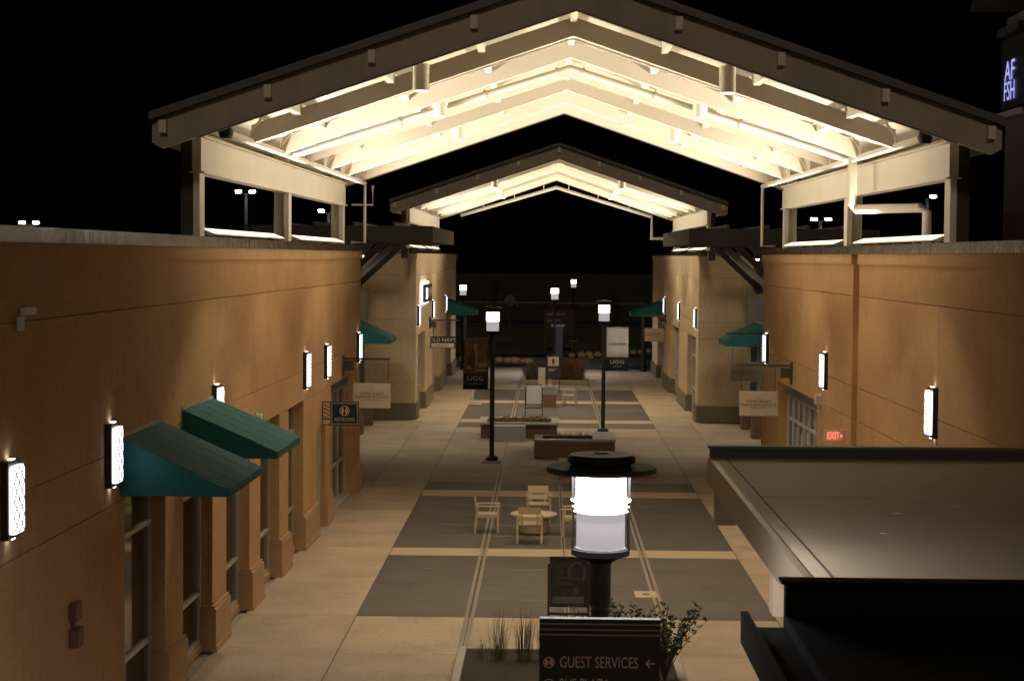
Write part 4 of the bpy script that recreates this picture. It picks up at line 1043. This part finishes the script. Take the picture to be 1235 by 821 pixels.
def shrub(loc, h, r, n, label, tone=LEAF_D):
    root = thing('leafy_shrub', label, 'shrub', loc, random.uniform(0, 6), 'dark leafy shrubs in the street planter')
    st = MB(); lf_ = MB()
    for k in range(n):
        a = 2.4 * k + random.uniform(-.4, .4); sp = r * random.uniform(.3, 1); hh = h * random.uniform(.6, 1)
        p0 = Vector((0, 0, 0)); p2 = Vector((sp * math.cos(a), sp * math.sin(a), hh)); p1 = Vector((p2.x * .35, p2.y * .35, hh * .6))
        path = [p0.lerp(p1, t).lerp(p1.lerp(p2, t), t) for t in [i / 8 for i in range(9)]]
        st.tube(path, [.008 - .0007 * i for i in range(9)], 4)
        for i in range(3, 9):
            for q in range(5):
                d = Vector((random.uniform(-1, 1), random.uniform(-1, 1), random.uniform(-.1, 1))).normalized(); L = random.uniform(.06, .1)
                sdv = d.cross(Vector((random.uniform(-1, 1), random.uniform(-1, 1), random.uniform(-1, 1)))).normalized() * L * .2
                b_ = path[i] + Vector((random.uniform(-.02, .02),) * 3)
                lf_.poly([b_, b_ + d * L * .5 + sdv, b_ + d * L, b_ + d * L * .5 - sdv], [(0, 1, 2, 3)])
    st.build('stem', STEM, root); lf_.build('leaf', tone, root, kind='stuff')
shrub((1.42, 27.1, .08), 1.15, .62, 36, 'dark leafy shrub spreading past the edge of guest services sign')
for (x, y, h) in ((.95, 28.2, .95), (.62, 28.3, 1.0), (.3, 28.4, .8), (.0, 28.3, .75)):
    shrub((x, y, .08), h, .32, 10, 'dark leafy shrub peeking over the top of guest services sign')
# covers and drains
o = thing('utility_cover', 'tan square utility cover with dark slot in dark paving', 'cover', (1.54, 34.5, 0))
B(-.21, .21, -.33, .33, .001, .006).build('plate', TAN, o); B(-.07, .07, -.06, .06, .006, .010).build('slot', BLACKM, o)
o = thing('floor_drain', 'small dark drain grate in the plain paving near the lamp post', 'drain', (-2.4, 53.0, 0))
B(-.17, .17, -.2, .2, .001, .006).build('grate_frame', BLACKM, o)
for k in range(5): B(-.14, .14, -.16 + k * .075, -.13 + k * .075, .006, .010).build('bar', GALV, o)

# ================================================================== NEAR RIGHT ROOFS
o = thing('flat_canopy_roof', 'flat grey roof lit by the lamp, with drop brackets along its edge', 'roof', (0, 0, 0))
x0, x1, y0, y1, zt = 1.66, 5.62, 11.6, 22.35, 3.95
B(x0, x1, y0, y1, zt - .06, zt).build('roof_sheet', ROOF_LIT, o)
mb = MB(); mb.ext([(x0 - .08, zt - .28), (x0 + .005, zt - .28), (x0 + .005, zt + .012), (x0 - .06, zt + .012)], y0, y1 + .02); mb.build('edge_fascia', mat('bronze_edge_metal', (.30, .25, .19), .35, metal=.6), o)
B(x0 + .16, x0 + .175, y0, y1, zt, zt + .006).build('seam', mat('dark_seam', (.10, .085, .07), .6), o)
LAP = mat('roof_lap_strip', (.43, .35, .25), .6, vary=.2, vscale=3)
B(x0 + .18, x1 - .02, 18.7, 18.77, zt, zt + .003).build('lap_seam', LAP, o)
B(x0 - .03, x1 + .3, y1, y1 + .12, zt - .3, zt + .12).build('end_upstand', DARKST, o); B(x0 - .06, x1 + .3, y1 - .02, y1 + .15, zt + .12, zt + .15).build('end_cap', EDGE, o)
for y in (21.6, 16.1): B(x0 - .02, x0 + .22, y, y + .3, zt - .72, zt - .281).build('drop_bracket', mat('tan_bracket', (.42, .33, .22), .6), o)
for y in (21.95, 16.5): B(x0 + .0, x0 + .16, y, y + .05, zt - .62, zt - .282).build('bracket_plate', BASEM, o)
B(x0, x1, y0, y1, zt - .28, zt - .061).build('soffit', BASEM, o)
B(2.9, 5.6, 11.7, 22.2, 0, zt - .285).build('kiosk_wall', STUCCO, o)
for (x, y) in ((3.0, 17.6), (2.65, 16.3), (4.1, 16.0), (4.9, 15.2), (3.7, 18.2)):
    q = MB().lathe([(.0, 0), (.03, 0), (.022, .008), (0, .009)], 6).build('roof_debris', LIMEST, o); q.location = (x, y, zt + .001); q.scale = (1.6, .8, 1)
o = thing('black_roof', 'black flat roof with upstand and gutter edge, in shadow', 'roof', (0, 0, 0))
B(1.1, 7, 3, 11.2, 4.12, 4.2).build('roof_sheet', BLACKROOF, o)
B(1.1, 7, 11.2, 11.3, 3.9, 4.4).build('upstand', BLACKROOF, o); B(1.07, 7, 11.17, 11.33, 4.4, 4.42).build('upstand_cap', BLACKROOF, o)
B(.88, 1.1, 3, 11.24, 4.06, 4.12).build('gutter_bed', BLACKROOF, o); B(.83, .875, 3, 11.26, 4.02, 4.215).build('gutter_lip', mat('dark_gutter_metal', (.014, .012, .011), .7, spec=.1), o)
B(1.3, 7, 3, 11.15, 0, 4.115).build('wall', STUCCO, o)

# ================================================================== TOWER, PARKING LIGHTS, FAR THINGS
o = thing('sign_tower', 'dark tower behind the canopy carrying small blue white lit letters', 'tower', (14.4, 55.5, 0))
B(0.0, 6, -2.2, 4.2, 0, 14.2).build('shaft', mat('dark_tower_stucco', (.12, .10, .085), .9), o)
mb = MB(); mb.ext([(-1.0, 14.55), (7, 14.55), (7, 15.0), (-.9, 15.0)], -3.2, 5.2); mb.build('eave', DARKST, o)
B(-.3, -.02, .2, 3.6, 11.2, 13.4).build('sign_panel', BLACKM, o); B(-.45, -.02, 1.0, 3.7, 13.5, 13.75).build('ledge', DARKST, o); B(-.4, -.02, 1.0, 3.7, 10.9, 11.1).build('ledge', mat('pale_ledge', (.35, .32, .30), .6), o)
text('lettering', 'AF', .9, E_BLUE, o, (-.33, 2.45, 12.33), 1.25, (R(90), 0, R(-90)))
text('lettering', 'FSH', .85, E_BLUE, o, (-.33, 2.45, 11.7), 1.0, (R(90), 0, R(-90)))
B(-.12, -.001, -.35, -.28, 10.8, 13.2).build('light_strip', emat('dim_blue_edge', (.55, .5, .75), .35), o)
def parking(x, z, heads, label, y=110):
    root = thing('parking_light', label, 'floodlight pole', (x, y, 0), 0, 'parking lot floodlights')
    MB().lathe([(.16, 0), (.14, .4), (.10, z - .1)], 10).build('pole', GALV, root, smooth=True)
    B(-.42 if heads == 2 else -.1, .42, -.06, .06, z - .12, z - .02).build('cross_arm', GALV, root)
    for dx in ((-.42, .42) if heads == 2 else (.3,)):
        h = B(dx - .28, dx + .28, -.3, .3, z - .02, z + .16).build('lamp_head', BLACKM, root)
        MB().box(dx - .17, dx + .17, -.325, -.29, z + .0, z + .14).build('lens', E_PARK, h)
    return root
parking(-18.6, 10.06, 2, 'twin head floodlight pole in the first canopy opening, lit white')
parking(-13.6, 8.95, 2, 'twin head floodlight pole in the second canopy opening, lit white')
parking(-31.7, 8.1, 2, 'lit floodlight just above the long metal coping')
parking(15.95, 8.7, 2, 'twin head floodlight pole framed by canopy posts near the thick drop pipe')
parking(22.3, 10.1, 1, 'single floodlight pole framed beside the crossover pipe')
# round sign
o = thing('round_sign', 'back of a round traffic sign on a thin pole', 'traffic sign', (-3.0, 128, 0))
MB().tube([(0, 0, 0), (0, 0, 3.6)], .04, 8).build('pole', DULLG, o); mb = MB(); mb.lathe([(.38, -.01), (.38, .01)], 16); mb.v = [(v[0], v[2] - .05, v[1] + 3.3) for v in mb.v]; mb.build('plate', DULLG, o)
# far sign board
o = thing('board_sign', 'dark board sign with two pale text lines beyond the lawn path', 'sign', (.42, 122, 0))
B(-1.0, 1.0, -.08, .08, 1.2, 2.9).build('board', mat('dark_brown_board', (.05, .03, .022), .7), o)
for x in (-.9, .9): B(x - .06, x + .06, -.05, .05, 0, 1.2).build('post', DARKST, o)
text('lettering', 'GUEST SERVICES', .19, INKW, o, (-.2, -.09, 2.55), .9); text('lettering', 'BUS PLAZA', .19, INKW, o, (-.35, -.09, 2.15), .9)
# guard rail
o = thing('guard_rail', 'long pale guard rail along the far road', 'guard rail', (0, 226, 0))
B(-60, 60, -.05, .05, .55, .8).build('rail', DULLG, o)
for k in range(31): B(-60 + k * 4 - .06, -60 + k * 4 + .06, .05, .2, 0, .8).build('post', DULLG, o)
# end walls dark columns
for s in (-1, 1):
    o = thing('dark_column', 'dark slim column at the end of the far ' + ('navy sign building' if s < 0 else 'building opposite the navy sign'), 'column', (s * 5.05, 102.6, 0))
    MB().lathe([(.2, 0), (.2, .3), (.15, .35), (.15, 3.0), (.2, 3.05), (.2, 3.2)], 14).build('shaft', BLACKM, o, smooth=True)
    B(-.3, .3, -.3, .3, 3.2, 3.35).build('cap', DARKST, o)

# background trees (bare and dark)
def tree(x, y, h, label):
    root = thing('tree', label, 'tree', (x, y, 0), random.uniform(0, 6), 'dark trees beyond the drive')
    MB().tube([(0, 0, 0), (.05, .02, h * .3), (-.03, .05, h * .6), (.02, 0, h * .9)], [.11, .085, .05, .015], 7).build('trunk', STEM, root)
    br = MB(); lf_ = MB()
    for k in range(34):
        z = h * random.uniform(.28, .88); a = random.uniform(0, 6.28); L = (1 - abs(z / h - .5)) * h * .28 * random.uniform(.6, 1)
        p0 = Vector((0, 0, z)); p1 = p0 + Vector((math.cos(a) * L, math.sin(a) * L, L * .7)); br.tube([p0, p0.lerp(p1, .5) + Vector((0, 0, .05)), p1], [.025, .015, .005], 4)
        for q in range(26):
            c = p0.lerp(p1, random.uniform(.3, 1.05)) + Vector((random.gauss(0, .14), random.gauss(0, .14), random.gauss(0, .14)))
            n1 = Vector((random.gauss(0, 1), random.gauss(0, 1), random.gauss(0, 1))).normalized() * .06; n2 = n1.orthogonal().normalized() * .035
            lf_.poly([c - n1, c + n2, c + n1, c - n2], [(0, 1, 2, 3)])
    br.build('branch', STEM, root); lf_.build('crown', LEAF_D, root, kind='stuff')
tree(-3.9, 124, 5.2, 'slender dark tree beside the round traffic sign')
tree(-6.6, 112, 1.9, 'dark rounded young tree behind the navy sign building corner')
tree(6.6, 126, 5.0, 'dark tree behind the now open banner, past the far facade')
tree(4.2, 134, 4.4, 'dark tree on the lawn between the lamp posts')
